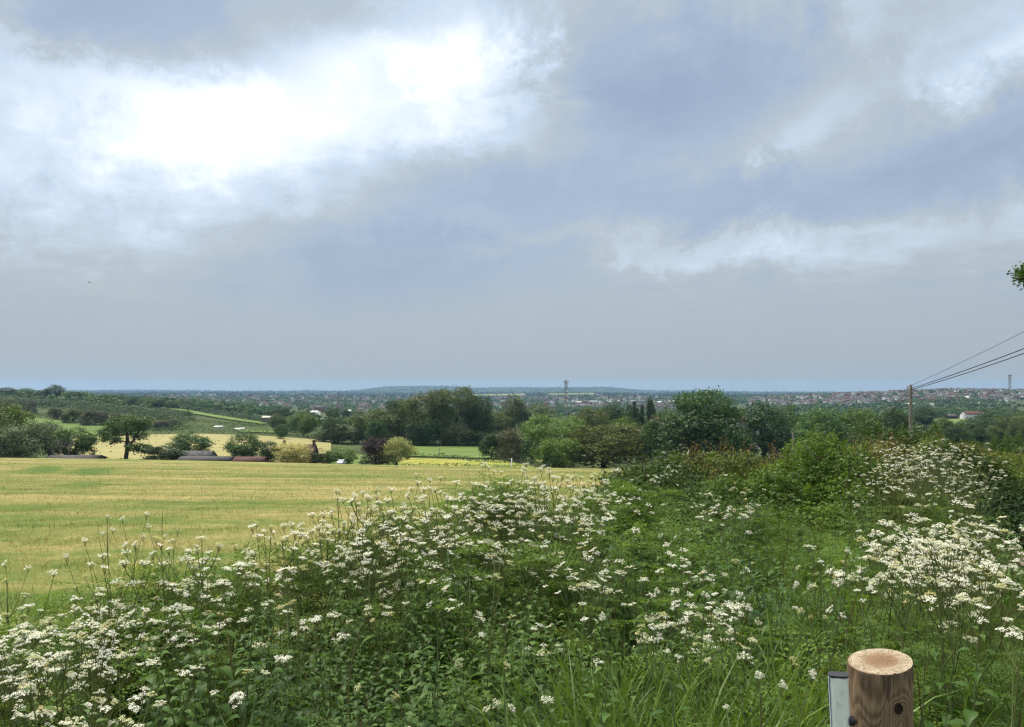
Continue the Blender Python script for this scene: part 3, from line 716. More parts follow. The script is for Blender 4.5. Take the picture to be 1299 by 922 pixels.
# ------------------------------------------------------------------ buildings, masts, poles
def build_built():
    roof_grey = flat_mat('grey_roof', (.115, .108, .105), .95, spec=.15, scale=1.5, col2=(.06, .056, .054))
    roof_red = flat_mat('red_tile', (.12, .065, .05), .95, spec=.15, scale=2.0, col2=(.09, .05, .045))
    roof_brown = flat_mat('brown_tile', (.10, .072, .055), .95, spec=.15, scale=1.0)
    brick = flat_mat('dark_brick', (.10, .065, .05), .95, scale=2)
    stone = flat_mat('barn_wall', (.19, .17, .15), .95, scale=1)
    white = flat_mat('white_render', (.78, .77, .73), .8, var=.1)
    cream = flat_mat('cream_render', (.55, .50, .42), .8, var=.1)
    redbrick = flat_mat('red_brick', (.24, .12, .09), .9, scale=1)
    dark = flat_mat('dark_void', (.012, .012, .014), .6)
    metal = flat_mat('galvanised_steel', (.33, .34, .35), .5, metal=.6)
    M.update(white=white, cream=cream, redbrick=redbrick, roof_grey=roof_grey, roof_red=roof_red, roof_brown=roof_brown, darkvoid=dark, metal=metal)

    def gable(L, D, z0, z1, over=.3, thick=.15):
        """roof prism along x"""
        a, b = L / 2 + over, D / 2 + over
        V = [(-a, -b, z0), (a, -b, z0), (a, 0, z1), (-a, 0, z1), (a, b, z0), (-a, b, z0)]
        V += [(x, y, z - thick) for x, y, z in V]
        return Geo().add(V, [(0, 1, 2, 3), (3, 2, 4, 5), (6, 9, 8, 7), (9, 11, 10, 8), (0, 6, 7, 1), (5, 4, 10, 11), (1, 7, 8, 2), (2, 8, 10, 4), (0, 3, 9, 6), (3, 5, 11, 9)])
    def walls(L, D, z0, z1, zr):
        a, b = L / 2, D / 2
        V = [(-a, -b, z0), (a, -b, z0), (a, b, z0), (-a, b, z0), (-a, -b, z1), (a, -b, z1), (a, b, z1), (-a, b, z1), (-a, 0, zr - .2), (a, 0, zr - .2)]
        g = Geo().add(V, [(0, 1, 5, 4), (1, 2, 6, 5), (2, 3, 7, 6), (3, 0, 4, 7)])
        return g.add(V, [(5, 6, 9), (4, 8, 7)])
    def house(name, label, px0, px1, pytop, pyeave, Y, D, rm, wm, rz=0, cat='barn', holes=0, windows=0, chim=0, seed=0, group=None):
        L = (px1 - px0) / F * Y; X = ux((px0 + px1) / 2, Y)
        zr = EYE - (pytop - HZ) / F * Y; ze = EYE - (pyeave - HZ) / F * Y; zb = h1(X, Y) - .3
        ze = min(max(ze, zb + 1.8), zr - .5)
        t = empty(name, (X, Y, zb), rz, label, cat, group); zr -= zb; ze -= zb
        walls(L, D, 0, ze, zr).obj('wall', wm, t)
        ro = gable(L, D, ze, zr).obj('roof', rm, t)
        rg = np.random.default_rng(seed)
        if holes:                                     # slipped slates: dark gaps, set proud of the slope
            g = Geo(); sl = (zr - ze) / (D / 2 + .3)
            for _ in range(holes):
                x = rg.uniform(-.46, .46) * L; v = rg.uniform(.15, .85); w = rg.uniform(.15, .8); h = rg.uniform(.05, .12)
                y = -(D / 2 + .3) * (1 - v); z = ze + (zr - ze) * v
                dy = h * (D / 2 + .3)
                g.add([(x - w / 2, y, z + .03), (x + w / 2, y, z + .03), (x + w / 2, y + dy, z + .03 + dy * sl), (x - w / 2, y + dy, z + .03 + dy * sl)], [(0, 1, 2, 3)])
            g.obj('roof_gap', dark, ro)
        for i in range(windows):
            x = (i + .5) / windows * L - L / 2
            Geo().box(x - .5, x + .5, -D / 2 - .05, -D / 2 + .1, ze * .35, ze * .35 + 1.2).obj('window', dark, t)
        for i in range(chim):
            x = (-.5 + i) * L * .92
            g = Geo().box(x - .38, x + .38, -.38, .38, zr - 1.0, zr + .75).box(x - .46, x + .46, -.46, .46, zr + .75, zr + .95)
            g.tube([(x - .2, 0, zr + .95), (x - .2, 0, zr + 1.35)], .14, 6).tube([(x + .2, 0, zr + .95), (x + .2, 0, zr + 1.35)], .14, 6)
            g.obj('chimney', brick, ro)
        return t
    house('barn', 'long low grey roofed barn with patchy slates, left of the solitary oak', 65, 128, 577, 586, 246, 7, roof_grey, stone, holes=26, seed=1)
    house('barn', 'taller upper grey barn with a long dark gap in its roof', 220, 270, 571.5, 580, 252, 7, roof_grey, stone, holes=14, seed=2)
    house('barn', 'lower grey barn roof in front of the taller barn', 231, 295, 578.5, 590, 243, 6, roof_grey, stone, holes=22, seed=3)
    house('barn', 'low barn with red tiled roof right of the grey barns', 295, 337, 579, 591, 244, 6.5, roof_red, brick, holes=10, seed=4)
    house('brick_house', 'dark brick farmhouse with steep brown roof and two chimneys', 359, 400, 563.5, 577, 256, 7, roof_brown, brick, cat='house', windows=2, chim=2)
    house('gabled_house', 'white gable-ended house among trees left of the biggest ragged tree', 815, 824, 537.5, 543, 330, 8, roof_red, white, rz=1.35, cat='house', windows=2, chim=1)
    house('tiled_house', 'house with red roof and white front between two big dark trees', 929, 943, 526, 534, 300, 7, roof_red, white, rz=.15, cat='house', windows=3, chim=1)
    house('gabled_house', 'small white gable high among the trees right of the biggest tree', 953, 958, 515, 519, 420, 6, roof_grey, white, rz=1.3, cat='house', windows=1, chim=1)
    house('gabled_house', 'brown-roofed house just behind the slim cypress', 828, 838, 529, 533, 350, 6, roof_red, cream, rz=.4, cat='house', windows=2, chim=1)
    house('farmhouse', 'long white farmhouse with red roof on the right beyond the pasture', 1221, 1243, 521.5, 525.5, 940, 11, roof_red, white, rz=.1, cat='house', windows=6, chim=2)
    house('barn', 'dark open-fronted shed beside the long white farmhouse', 1201, 1212, 525, 528, 945, 9, roof_grey, dark)
    house('barn', 'red-roofed outbuilding at the right end of the farmhouse', 1243, 1250, 522.5, 526, 960, 9, roof_red, redbrick)
    house('shed', 'long white shed on the left below the green strip field', 273, 283, 540, 541.5, 566, 5, white, white, cat='shed')
    house('shed', 'pair-roofed white shed right of the long white shed', 299, 305, 543, 545, 560, 4, white, white, cat='shed')
    house('shed', 'smaller white caravan beside the white shed', 304.5, 310, 542.5, 544.5, 564, 3, white, white, cat='caravan')
    house('shed', 'pale long-roofed farm building at the right end of the strip field', 334, 349, 527.5, 529.5, 720, 9, cream, stone, cat='shed')
    # cars parked by the house
    def car(name, label, px, Y, col):
        X = ux(px, Y); t = empty(name, (X, Y, h1(X, Y)), 1.45, label, 'car')
        pm = flat_mat('car_paint', col, .3, var=.05)
        prof = [(-2.1, .35), (-2.1, .85), (-1.9, 1.0), (-1.25, 1.05), (-.75, 1.45), (.9, 1.45), (1.5, 1.0), (2.0, .9), (2.1, .6), (2.1, .35)]
        n = len(prof)
        V = [(x, -.85, z) for x, z in prof] + [(x, .85, z) for x, z in prof]
        g = Geo().add(V, [(i, (i + 1) % n, n + (i + 1) % n, n + i) for i in range(n)])
        g.add(V, [(0, i, i + 1) for i in range(1, n - 1)] + [(n, n + i + 1, n + i) for i in range(1, n - 1)])
        g.obj('body', pm, t)
        Geo().box(-1.0, 1.15, -.87, .87, 1.02, 1.38).obj('window', dark, t)
        for x in (-1.3, 1.3):
            for y in (-.8, .8): Geo().tube([(x, y - .1, .32), (x, y + .1, .32)], .32, 12).obj('wheel', dark, t)
        # level ground pad is not needed: stand it on the terrain
        return t
    a = car('parked_car', 'white car parked end-on under the small light green tree', 433.5, 247, (.75, .76, .78))
    for o in (a,): o.location.z = max(o.location.z, EYE - (589.5 - HZ) / F * o.location.y)
    # marker post and field posts
    wp = flat_mat('white_paint', (.8, .8, .78), .6, var=.08)
    X = ux(649, 250); zt = EYE - (581 - HZ) / F * 250; zb = min(h1(X, 250), zt - 2.2)
    Geo().tube([(0, 0, 0), (0, 0, zt - zb - .06), (0, 0, zt - zb)], [.16, .16, .05], 10).obj('marker_post', wp).location = (X, 250, zb)
    tag(bpy.data.objects['marker_post'], 'white marker post at the far edge of the near hay field', 'post')
    wood = flat_mat('weathered_wood', (.27, .24, .20), .9, scale=6, col2=(.15, .13, .105))
    M['wood'] = wood
    for px, Y, top, lab in [(557.5, 340, 567.5, 'thin timber post standing in the buttercup meadow'), (1006, 26, 548, 'small timber post rising out of the reddish hedge')]:
        X = ux(px, Y); zt = EYE - (top - HZ) / F * Y; zb = h1(X, Y) - .2; r = .13 if Y > 100 else .032
        o = Geo().tube([(0, 0, 0), (0, 0, zt - zb - .03), (0, 0, zt - zb)], [r, r, r * .7], 10).obj('timber_post', wood); o.location = (X, Y, zb); tag(o, lab, 'post')
    # utility pole with cables
    Y = 50; X = ux(1155.3, Y); zt = EYE - (488 - HZ) / F * Y; zb = h1(X, Y) - .3
    t = empty('utility_pole', (X, Y, zb), .2, 'weathered wooden utility pole rising behind the flowering bank', 'utility pole'); hh = zt - zb
    Geo().tube([(0, 0, 0), (0, 0, hh * .6), (0, 0, hh - .05), (0, 0, hh)], [.125, .105, .09, .07], 12).obj('pole', wood, t)
    for dz, s in ((.25, 1), (.42, -1)):
        Geo().box(-.05, .05, .13 * s, .30 * s, hh - dz - .03, hh - dz + .03).tube([(0, .28 * s, hh - dz), (0, .28 * s, hh - dz + .18)], [.05, .03], 8).obj('insulator', metal, t)
    Geo().box(-.10, .10, -.19, -.12, hh * .5, hh * .5 + .25).obj('name_plate', metal, t)
    cab = flat_mat('black_cable', (.02, .02, .022), .6)
    def wire(label, p0, p1, sag, r, name='overhead_cable'):
        s = np.linspace(0, 1, 40)[:, None]; P = np.array(p0) * (1 - s) + np.array(p1) * s; P[:, 2] -= sag * 4 * s[:, 0] * (1 - s[:, 0])
        o = Geo().tube(P, r, 6).obj(name, cab, smooth=True); tag(o, label, 'cable', 'overhead cables')
    top = (X, Y, zt - .22); end = (19.5, 8, 8.6)
    wire('upper of the two thick black cables from the utility pole', top, (19.5, 8, 8.75), .55, .020)
    wire('lower of the two thick black cables from the utility pole', (X, Y, zt - .30), (19.5, 8.4, 8.2), .55, .020)
    wire('thin high wire curving up to the right above the thick cables', (X, Y, zt - .05), (19.5, 8, 10.6), .50, .009)
    e2 = (ux(1062, 84), 84, EYE - (558 - HZ) / F * 84)
    wire('cable running down left from the utility pole into the trees', (X, Y, zt - .25), e2, .5, .016)
    wire('second cable close beside it running down left from the pole', (X, Y, zt - .5), (e2[0] + .4, e2[1], e2[2] - .5), .5, .014)
    # lattice structures
    steel = flat_mat('grey_steel', (.20, .205, .21), .6, metal=.3)
    def bar(g, a, b, r): g.tube([a, b], r, 4)
    def lattice(g, z0, z1, w0, w1, n, r):
        zs = np.linspace(z0, z1, n + 1); ws = np.linspace(w0, w1, n + 1)
        cn = [(-1, -1), (1, -1), (1, 1), (-1, 1)]
        for i in range(n):
            for k in range(4):
                a, b = cn[k], cn[(k + 1) % 4]
                p = lambda c, j: (c[0] * ws[j] / 2, c[1] * ws[j] / 2, zs[j])
                bar(g, p(a, i), p(a, i + 1), r); bar(g, p(a, i), p(b, i + 1), r * .7); bar(g, p(b, i), p(a, i + 1), r * .7); bar(g, p(a, i + 1), p(b, i + 1), r * .7)
    def mast(label, px, Y, ptop, w0, w1, r, head):
        X = ux(px, Y); zb = h1(X, Y) - .5; hh = EYE - (ptop - HZ) / F * Y - zb
        t = empty('telecom_mast', (X, Y, zb), .4, label, 'mast')
        g = Geo(); lattice(g, 0, hh * .94, w0, w1, 11, r); g.obj('lattice_tower', steel, t)
        g = Geo()
        for dz in (.925, .955):
            z = hh * dz
            for k in range(12):
                a, b = k / 12 * 6.283, (k + 1) / 12 * 6.283
                bar(g, (head * math.cos(a), head * math.sin(a), z), (head * math.cos(b), head * math.sin(b), z), r * 1.3)
                if k % 3 == 0: bar(g, (0, 0, z), (head * math.cos(a), head * math.sin(a), z), r)
        g.obj('headframe', steel, t)
        for k in range(9):
            a = k / 9 * 6.283; x, y = head * math.cos(a), head * math.sin(a); z = hh * (.925 if k % 2 else .955)
            Geo().box(x - .2, x + .2, y - .15, y + .15, z - .55, z + .55).obj('antenna', M['cream'] if k % 2 else steel, t)
        for z in (.62, .7, .78):
            Geo().tube([(w1 * .6, -w1 * .5, hh * z), (w1 * .6, -w1 * .5 - .4, hh * z)], [.75, .7], 14).obj('dish', white, t)
        Geo().tube([(0, 0, hh * .94), (0, 0, hh)], [.1, .05], 6).obj('lightning_rod', steel, t)
    mast('lattice phone mast with round headframe rising above the valley willows', 718, 600, 480, 2.7, 1.35, .08, 1.5)
    mast('slender lattice phone mast in front of the hillside town at far right', 1281, 720, 473, 2.6, 1.3, .085, 1.2)
    Y = 900; X = ux(429, Y); zb = h1(X, Y) - .5; hh = EYE - (498 - HZ) / F * Y - zb
    t = empty('electricity_pylon', (X, Y, zb), .5, 'thin grey electricity pylon in the valley left of the tall poplars', 'pylon')
    g = Geo(); lattice(g, 0, hh * .55, 6.5, 2.2, 5, .09); lattice(g, hh * .55, hh * .98, 2.2, .7, 7, .08); g.obj('lattice_tower', steel, t)
    for dz, w in ((.62, 5.5), (.75, 6.5), (.88, 4.5)):
        g = Geo(); z = hh * dz
        for s in (-1, 1):
            bar(g, (0, -.6, z), (s * w, 0, z + .3), .12); bar(g, (0, .6, z), (s * w, 0, z + .3), .12); bar(g, (0, 0, z + 1.6), (s * w, 0, z + .3), .1); bar(g, (s * w, 0, z + .3), (s * w, 0, z - 1.4), .1)
        g.obj('crossarm', steel, t)
    # birds on the far hay field and one in the air
    bm = flat_mat('black_feather', (.012, .012, .014), .6)
    def bird_mesh():
        g = Geo(); P = [(-.22, 0, .14), (-.12, 0, .2), (0, 0, .25), (.12, 0, .3), (.2, 0, .36), (.26, 0, .37), (.36, 0, .35)]
        g.tube(P, [.02, .07, .10, .09, .065, .06, .008], 8)
        for s in (-1, 1): g.tube([(0, s * .04, .2), (.02, s * .04, 0)], .012, 4)
        return g.mesh('bird', [bm], True)
    me = bird_mesh(); rg = np.random.default_rng(3)
    spots = [(112, 561), (117, 563), (123, 556), (123.5, 562), (129, 561), (137, 561), (146, 560), (163, 566), (192, 553), (197, 555), (206, 555), (171, 579), (179, 580), (141, 575), (278, 561), (263, 556), (198, 563), (354, 557), (393, 559), (127, 577), (146, 558)]
    for i, (px, py) in enumerate(spots):
        Ys = np.linspace(262, 452, 200); pys = HZ + (EYE - H(ux(px, Ys), Ys)) / Ys * F
        Y = float(Ys[np.argmin(np.abs(pys - py))]); X = ux(px, Y)
        o = bpy.data.objects.new('bird', me); link(o); o.location = (X, Y, h1(X, Y) + .012 + .0012 * (Y - 15)); o.rotation_euler = (0, 0, rg.uniform(0, 6.28)); o.scale = (1.5,) * 3
        tag(o, 'one of the black birds dotted over the far mown hay field', 'bird', 'black birds on the far hay field')
    p = PT(113.5, 358, 95)
    t = empty('flying_bird', p, .9, 'lone dark bird flying in the open sky at left', 'bird'); t.scale = (.62,) * 3
    Geo().tube([(-.25, 0, 0), (-.1, 0, .01), (.05, 0, .02), (.18, 0, .03), (.27, 0, .02)], [.02, .05, .06, .04, .005], 8).obj('body', bm, t)
    for s in (-1, 1):
        Geo().add([(-.08, s * .03, .03), (.1, s * .03, .03), (.1, s * .25, .12), (-.06, s * .25, .12), (.0, s * .5, .06), (-.1, s * .46, .06)], [(0, 1, 2, 3), (3, 2, 4, 5)]).obj('wing', bm, t)
    # the town
    def hm(L, D, he, hr, rm, wm):
        g = Geo(); g.add(*[np.concatenate(x) if 0 else x for x in (walls(L, D, -2, he, hr).v[0], [(0, 1, 5, 4), (1, 2, 6, 5), (2, 3, 7, 6), (3, 0, 4, 7)])], 0)
        w = walls(L, D, -2, he, hr); g = Geo()
        for v, f in zip(w.v, w.f): g.add(v, f - f.min() if f.shape[1] == 4 else f - 10, 0)
        r = gable(L, D, he, hr); g.add(r.v[0], r.f[0], 1)
        for x in np.arange(-L / 2 + 1.5, L / 2 - 1, 2.6):
            for z in ((.9, 3.2) if he > 4.5 else (.9,)):
                g.add([(x - .5, -D / 2 - .04, z), (x + .5, -D / 2 - .04, z), (x + .5, -D / 2 - .04, z + 1.2), (x - .5, -D / 2 - .04, z + 1.2)], [(0, 1, 2, 3)], 2)
        g.box(L * .35, L * .35 + .9, -.4, .4, hr - 1, hr + 1.1, 3)
        return g.mesh('town_house', [wm, rm, dark, redbrick])
    tm = [hm(9, 8, 5.2, 8.2, roof_red, white), hm(11, 8, 5.0, 8, roof_brown, cream), hm(15, 8, 5.2, 8.3, roof_grey, redbrick), hm(10, 8, 5.2, 8.4, roof_red, redbrick), hm(8, 9, 5, 8.6, roof_grey, white), hm(22, 9, 5.2, 8.2, roof_brown, cream)]
    rg = np.random.default_rng(77)
    def town(n, pxr, Yr, pyr, lab, grp, sc):
        k = 0
        while k < n:
            px = rg.uniform(*pxr); Y = rg.uniform(*Yr); X = ux(px, Y); z = h1(X, Y); py = HZ - (z - EYE) / Y * F
            if not (pyr[0] < py < pyr[1]): continue
            o = bpy.data.objects.new('town_house', tm[rg.integers(0, 6)]); link(o); s = rg.uniform(*sc)
            o.location = (X, Y, z + rg.uniform(1.0, 4)); o.scale = (s, s, s); o.rotation_euler = (0, 0, rg.normal(0, .7) + (3.14 if rg.random() < .1 else 0)); tag(o, lab, 'house', grp); k += 1
    town(105, (960, 1320), (2250, 3200), (491, 516), 'one of the tiny houses packed over the hillside town at far right', 'houses of the hillside town', (.9, 1.4))
    town(95, (560, 900), (2000, 3900), (500, 522), 'one of the tiny houses scattered across the hazy town in mid distance', 'houses of the valley town', (.9, 1.5))
    town(90, (180, 560), (1500, 4500), (499, 527), 'one of the tiny pale houses among trees in the hazy valley at left', 'houses of the left valley', (.9, 1.5))
    # houses past the 300 that show largest: one mass
    g = Geo(); mats = [white, cream, redbrick, roof_red, roof_brown, roof_grey]; k = 0
    while k < 620:
        a = rg.random()
        pxr, Yr, pyr = (((950, 1330), (2300, 3400), (490, 515)) if a < .62 else ((560, 900), (2200, 4200), (500, 518)) if a < .85 else ((180, 560), (2200, 5200), (499, 515)))
        px = rg.uniform(*pxr); Y = rg.uniform(*Yr); X = ux(px, Y); z = h1(X, Y); py = HZ - (z - EYE) / Y * F
        if not (pyr[0] < py < pyr[1]): continue
        L, D, he, hr = rg.uniform(8, 18), rg.uniform(7, 9), 5.2, 8.4; an = rg.normal(0, .7); zb = z + rg.uniform(1.5, 4.5); ca, sa = math.cos(an), math.sin(an)
        w, r = walls(L, D, -2, he, hr), gable(L, D, he, hr); wm_, rm_ = int(rg.choice([0, 0, 1, 2])), int(rg.choice([3, 4, 4, 5, 5, 5]))
        def put(v): return np.stack([v[:, 0] * ca - v[:, 1] * sa + X, v[:, 0] * sa + v[:, 1] * ca + Y, v[:, 2] + zb], 1)
        g.add(put(w.v[0]), w.f[0], wm_); g.add(put(w.v[0]), w.f[1] - 10 if w.f[1].min() >= 10 else w.f[1], wm_); g.add(put(r.v[0]), r.f[0], rm_); k += 1
    tag(g.obj('distant_houses', mats), kind='stuff')
    for i, (px, w, py, Y) in enumerate([(735, 9, 506, 3000), (753, 13, 505.5, 3100), (771, 8, 506, 3000), (784, 7, 506, 3050), (805, 12, 505, 3200), (833, 10, 507, 2900), (850, 14, 506, 3000), (806, 8, 515, 1700),
                               (440, 10, 520, 1700), (486, 10, 521.5, 1500), (423, 5, 525, 1400), (400, 9, 527.5, 1300), (1090, 10, 505, 2500), (1180, 16, 511, 2050), (1225, 6, 505, 2500), (1240, 10, 512, 2000), (1272, 9, 509, 2200), (1155, 20, 510, 2100)]):
        X = ux(px, Y); L = w / F * Y; z = h1(X, Y); zz = EYE - (py + 1.5 - HZ) / F * Y
        t = empty('warehouse', (X, Y, z + 2.5), rg.normal(0, .15), 'one of the long pale warehouses standing out in the far town', 'warehouse', 'pale warehouses in the far town')
        Geo().box(-L / 2, L / 2, -9, 9, -6, 3.6).obj('wall', white if i % 3 else cream, t)
        V = [(-L / 2 - .3, -9.3, 3.604), (L / 2 + .3, -9.3, 3.604), (L / 2 + .3, 0, 5.0), (-L / 2 - .3, 0, 5.0), (L / 2 + .3, 9.3, 3.604), (-L / 2 - .3, 9.3, 3.604)]
        Geo().add(V, [(0, 1, 2, 3), (3, 2, 4, 5)]).obj('roof', (cream, roof_grey, white)[i % 3], t)
build_built()

# ------------------------------------------------------------------ foreground plants
def frond(seed, L=.26, pairs=8):
    """feathery cow-parsley leaf, rachis along +x arching"""
    rg = np.random.default_rng(seed); C = []; N = []; S = []; T = []
    def leaflets(p0, d, l, n, s):
        for i in range(n):
            t = (i + .7) / n; p = p0 + d * l * t
            for sg in (-1, 1):
                a = unit(d * .55 + sg * np.cross([0, 0, 1.], d) * .8 + rg.normal(0, .12, 3))
                C.append(p + a * s * .45); T.append(a); S.append(s * (1 - .5 * t) * rg.uniform(.8, 1.2)); N.append(unit(np.array([0, 0, 1.]) + rg.normal(0, .35, 3)))
    for i in range(pairs):
        t = (i + 1.6) / (pairs + 1.6); x = t * L; z = .10 * L * math.sin(t * 2.6) - .12 * L * t * t
        l = L * .55 * (1 - t) ** .8 + .015
        for sg in (-1, 1):
            d = unit(np.array([.5, sg * .85, .12 - .25 * t]))
            leaflets(np.array([x, 0, z]), d, l, max(2, int(6 * (1 - t) + 1.5)), .022)
    C, N, S, T = map(np.array, (C, N, S, T))
    b = unit(np.cross(N, T)); S = S[:, None]
    V = np.stack([C - T * S * .5, C + b * S * .28, C + T * S * .55, C - b * S * .28], 1).reshape(-1, 3)
    return V, np.arange(len(V)).reshape(-1, 4)

def nettle(seed, h=.8):
    rg = np.random.default_rng(seed); g = Geo(); nodes = 11
    lean = rg.normal(0, .05, 2)
    def P(t): return np.array([lean[0] * t * t, lean[1] * t * t, t * h])
    sv = Geo().tube([P(t) for t in np.linspace(0, 1, 5)], [.004, .0035, .003, .0025, .0012], 4)
    LV = []; LF = []; k = 0
    us = np.array([0, .14, .36, .64, 1.0]); ws = np.array([.0, .36, .35, .20, 0.])
    for i in range(nodes):
        t = .22 + .78 * (i / (nodes - 1)) ** .9; p = P(t); a0 = (i % 2) * math.pi / 2 + rg.normal(0, .25)
        l = (.098 * (1 - .62 * max(0, (t - .5) / .5)) if t > .3 else .075) * rg.uniform(.85, 1.15)
        for sg in (0, math.pi):
            a = a0 + sg; d = np.array([math.cos(a), math.sin(a), 0]); s = np.array([-d[1], d[0], 0])
            droop = rg.uniform(.3, .95) * (1.2 - .6 * t); st = p + d * .018
            mid = [st + d * l * u * (1 - .12 * u) + np.array([0, 0, .18 * l * u - droop * l * u * u]) for u in us]
            idx = []
            for j, (u, w) in enumerate(zip(us, ws)):
                up = np.array([0, 0, .16 * w * l])
                jag = 1 + .12 * (-1) ** j
                LV += [mid[j], mid[j] + s * w * l * .62 * jag + up, mid[j] - s * w * l * .62 * jag + up]; idx.append(k); k += 3
            for j in range(4):
                A, B = idx[j], idx[j + 1]
                LF += [(A, B, B + 1, A + 1), (A, A + 2, B + 2, B)]
    return sv, np.array(LV), np.array(LF)

def blade(seed, nseg=6):
    """grass blade, length 1, width 1 (scaled later via x = width)"""
    rg = np.random.default_rng(seed); bend = rg.uniform(.3, 2.0); t = np.linspace(0, 1, nseg + 1)
    ang = bend * t ** 1.6; dx = np.sin(ang); dz = np.cos(ang)
    x = np.concatenate([[0], np.cumsum((dx[1:] + dx[:-1]) / 2)]) / nseg; z = np.concatenate([[0], np.cumsum((dz[1:] + dz[:-1]) / 2)]) / nseg
    w = np.minimum(1, .55 + t * 1.2) * (1 - t ** 2.2) ** .8
    tw = rg.normal(0, .6) * t
    V = []
    for i in range(nseg + 1):
        s = np.array([math.sin(tw[i]), math.cos(tw[i]), 0.]) * w[i] * .5
        V += [np.array([x[i], 0, z[i]]) - s * .018, np.array([x[i], 0, z[i]]) + s * .018]
    return np.array(V), np.array([(2 * i, 2 * i + 1, 2 * i + 3, 2 * i + 2) for i in range(nseg)])

def umbel_mesh(seed, mats, R0=.036, nray=11, young=False):
    """compound umbel: rays spread from the origin, each with a domed cluster of small white florets"""
    rg = np.random.default_rng(seed); g = Geo(); C = []; N = []
    up = .032
    for i in range(nray):
        a = i * 2.4 + rg.normal(0, .2); r = R0 * math.sqrt((i + .5) / nray) * rg.uniform(.8, 1.22)
        e = np.array([r * math.cos(a), r * math.sin(a), up - r * r * 9 + rg.normal(0, .0045)])
        g.tube([(0, 0, 0), e * .55 + np.array([0, 0, -.002]), e], [.0008, .0006, .0005], 3, 0, cap=False)
        nf = 11; rr = .0078 * rg.uniform(.7, 1.2)
        k = np.arange(nf); th = k * 2.4 + rg.uniform(0, 6); q = np.sqrt((k + .5) / nf)
        c = e + np.stack([rr * q * np.cos(th), rr * q * np.sin(th), .005 * (1 - q * q) + rg.normal(0, .0008, nf)], 1)
        C.append(c); N.append(np.stack([q * np.cos(th) * .8, q * np.sin(th) * .8, np.ones(nf)], 1) + rg.normal(0, .25, (nf, 3)))
    C = np.concatenate(C); N = unit(np.concatenate(N))
    V, Fq = rquads(C, N, rg.uniform(.0036, .0060, len(C)), .92, rg=rg)
    g.add(V, Fq, 1)
    return g.mesh('flower_head', mats)

def parsley_layout(seed, h, nb):
    """stem points, branch list and umbel seats for a plant of height h"""
    rg = np.random.default_rng(seed); g = Geo(); seats = []
    n = 6; lean = rg.normal(0, .07, 2)
    def P(t): return np.array([lean[0] * t ** 1.5 * h + .01 * math.sin(t * 9), lean[1] * t ** 1.5 * h + .01 * math.cos(t * 7), t * h])
    g.tube([P(t) for t in np.linspace(0, 1, 7)], np.linspace(.0048, .0016, 7), 5, 0)
    seats.append((P(1), unit(P(1) - P(.93))))
    for i in range(nb):
        t = .42 + .5 * (i + rg.uniform(0, .5)) / nb; p = P(t); a = i * 2.4 + rg.normal(0, .3)
        out = np.array([math.cos(a), math.sin(a), 0]); reach = h * (1.02 - t) * rg.uniform(.38, .62); rise = h * rg.uniform(.84, 1.05) - p[2]
        rise = max(rise, .08)
        e = p + out * reach + np.array([0, 0, rise]); m = p + out * reach * .55 + np.array([0, 0, rise * .42])
        g.tube([p, m, e], [.0026, .002, .0012], 4, 0); seats.append((e, unit(e - m)))
        if rg.random() < .64:
            for sg in ((-1, 1) if rg.random() < .5 else (rg.choice([-1, 1]),)):
                s2 = np.array([-out[1], out[0], 0]) * sg
                e2 = m + s2 * reach * rg.uniform(.3, .5) + out * reach * .15 + np.array([0, 0, rise * rg.uniform(.36, .56)])
                g.tube([m, (m + e2) / 2 + np.array([0, 0, -.008]), e2], [.0016, .0013, .001], 3, 0); seats.append((e2, unit(e2 - m)))
    return g, seats, [P(t) for t in (.12, .25, .38, .5, .62)]

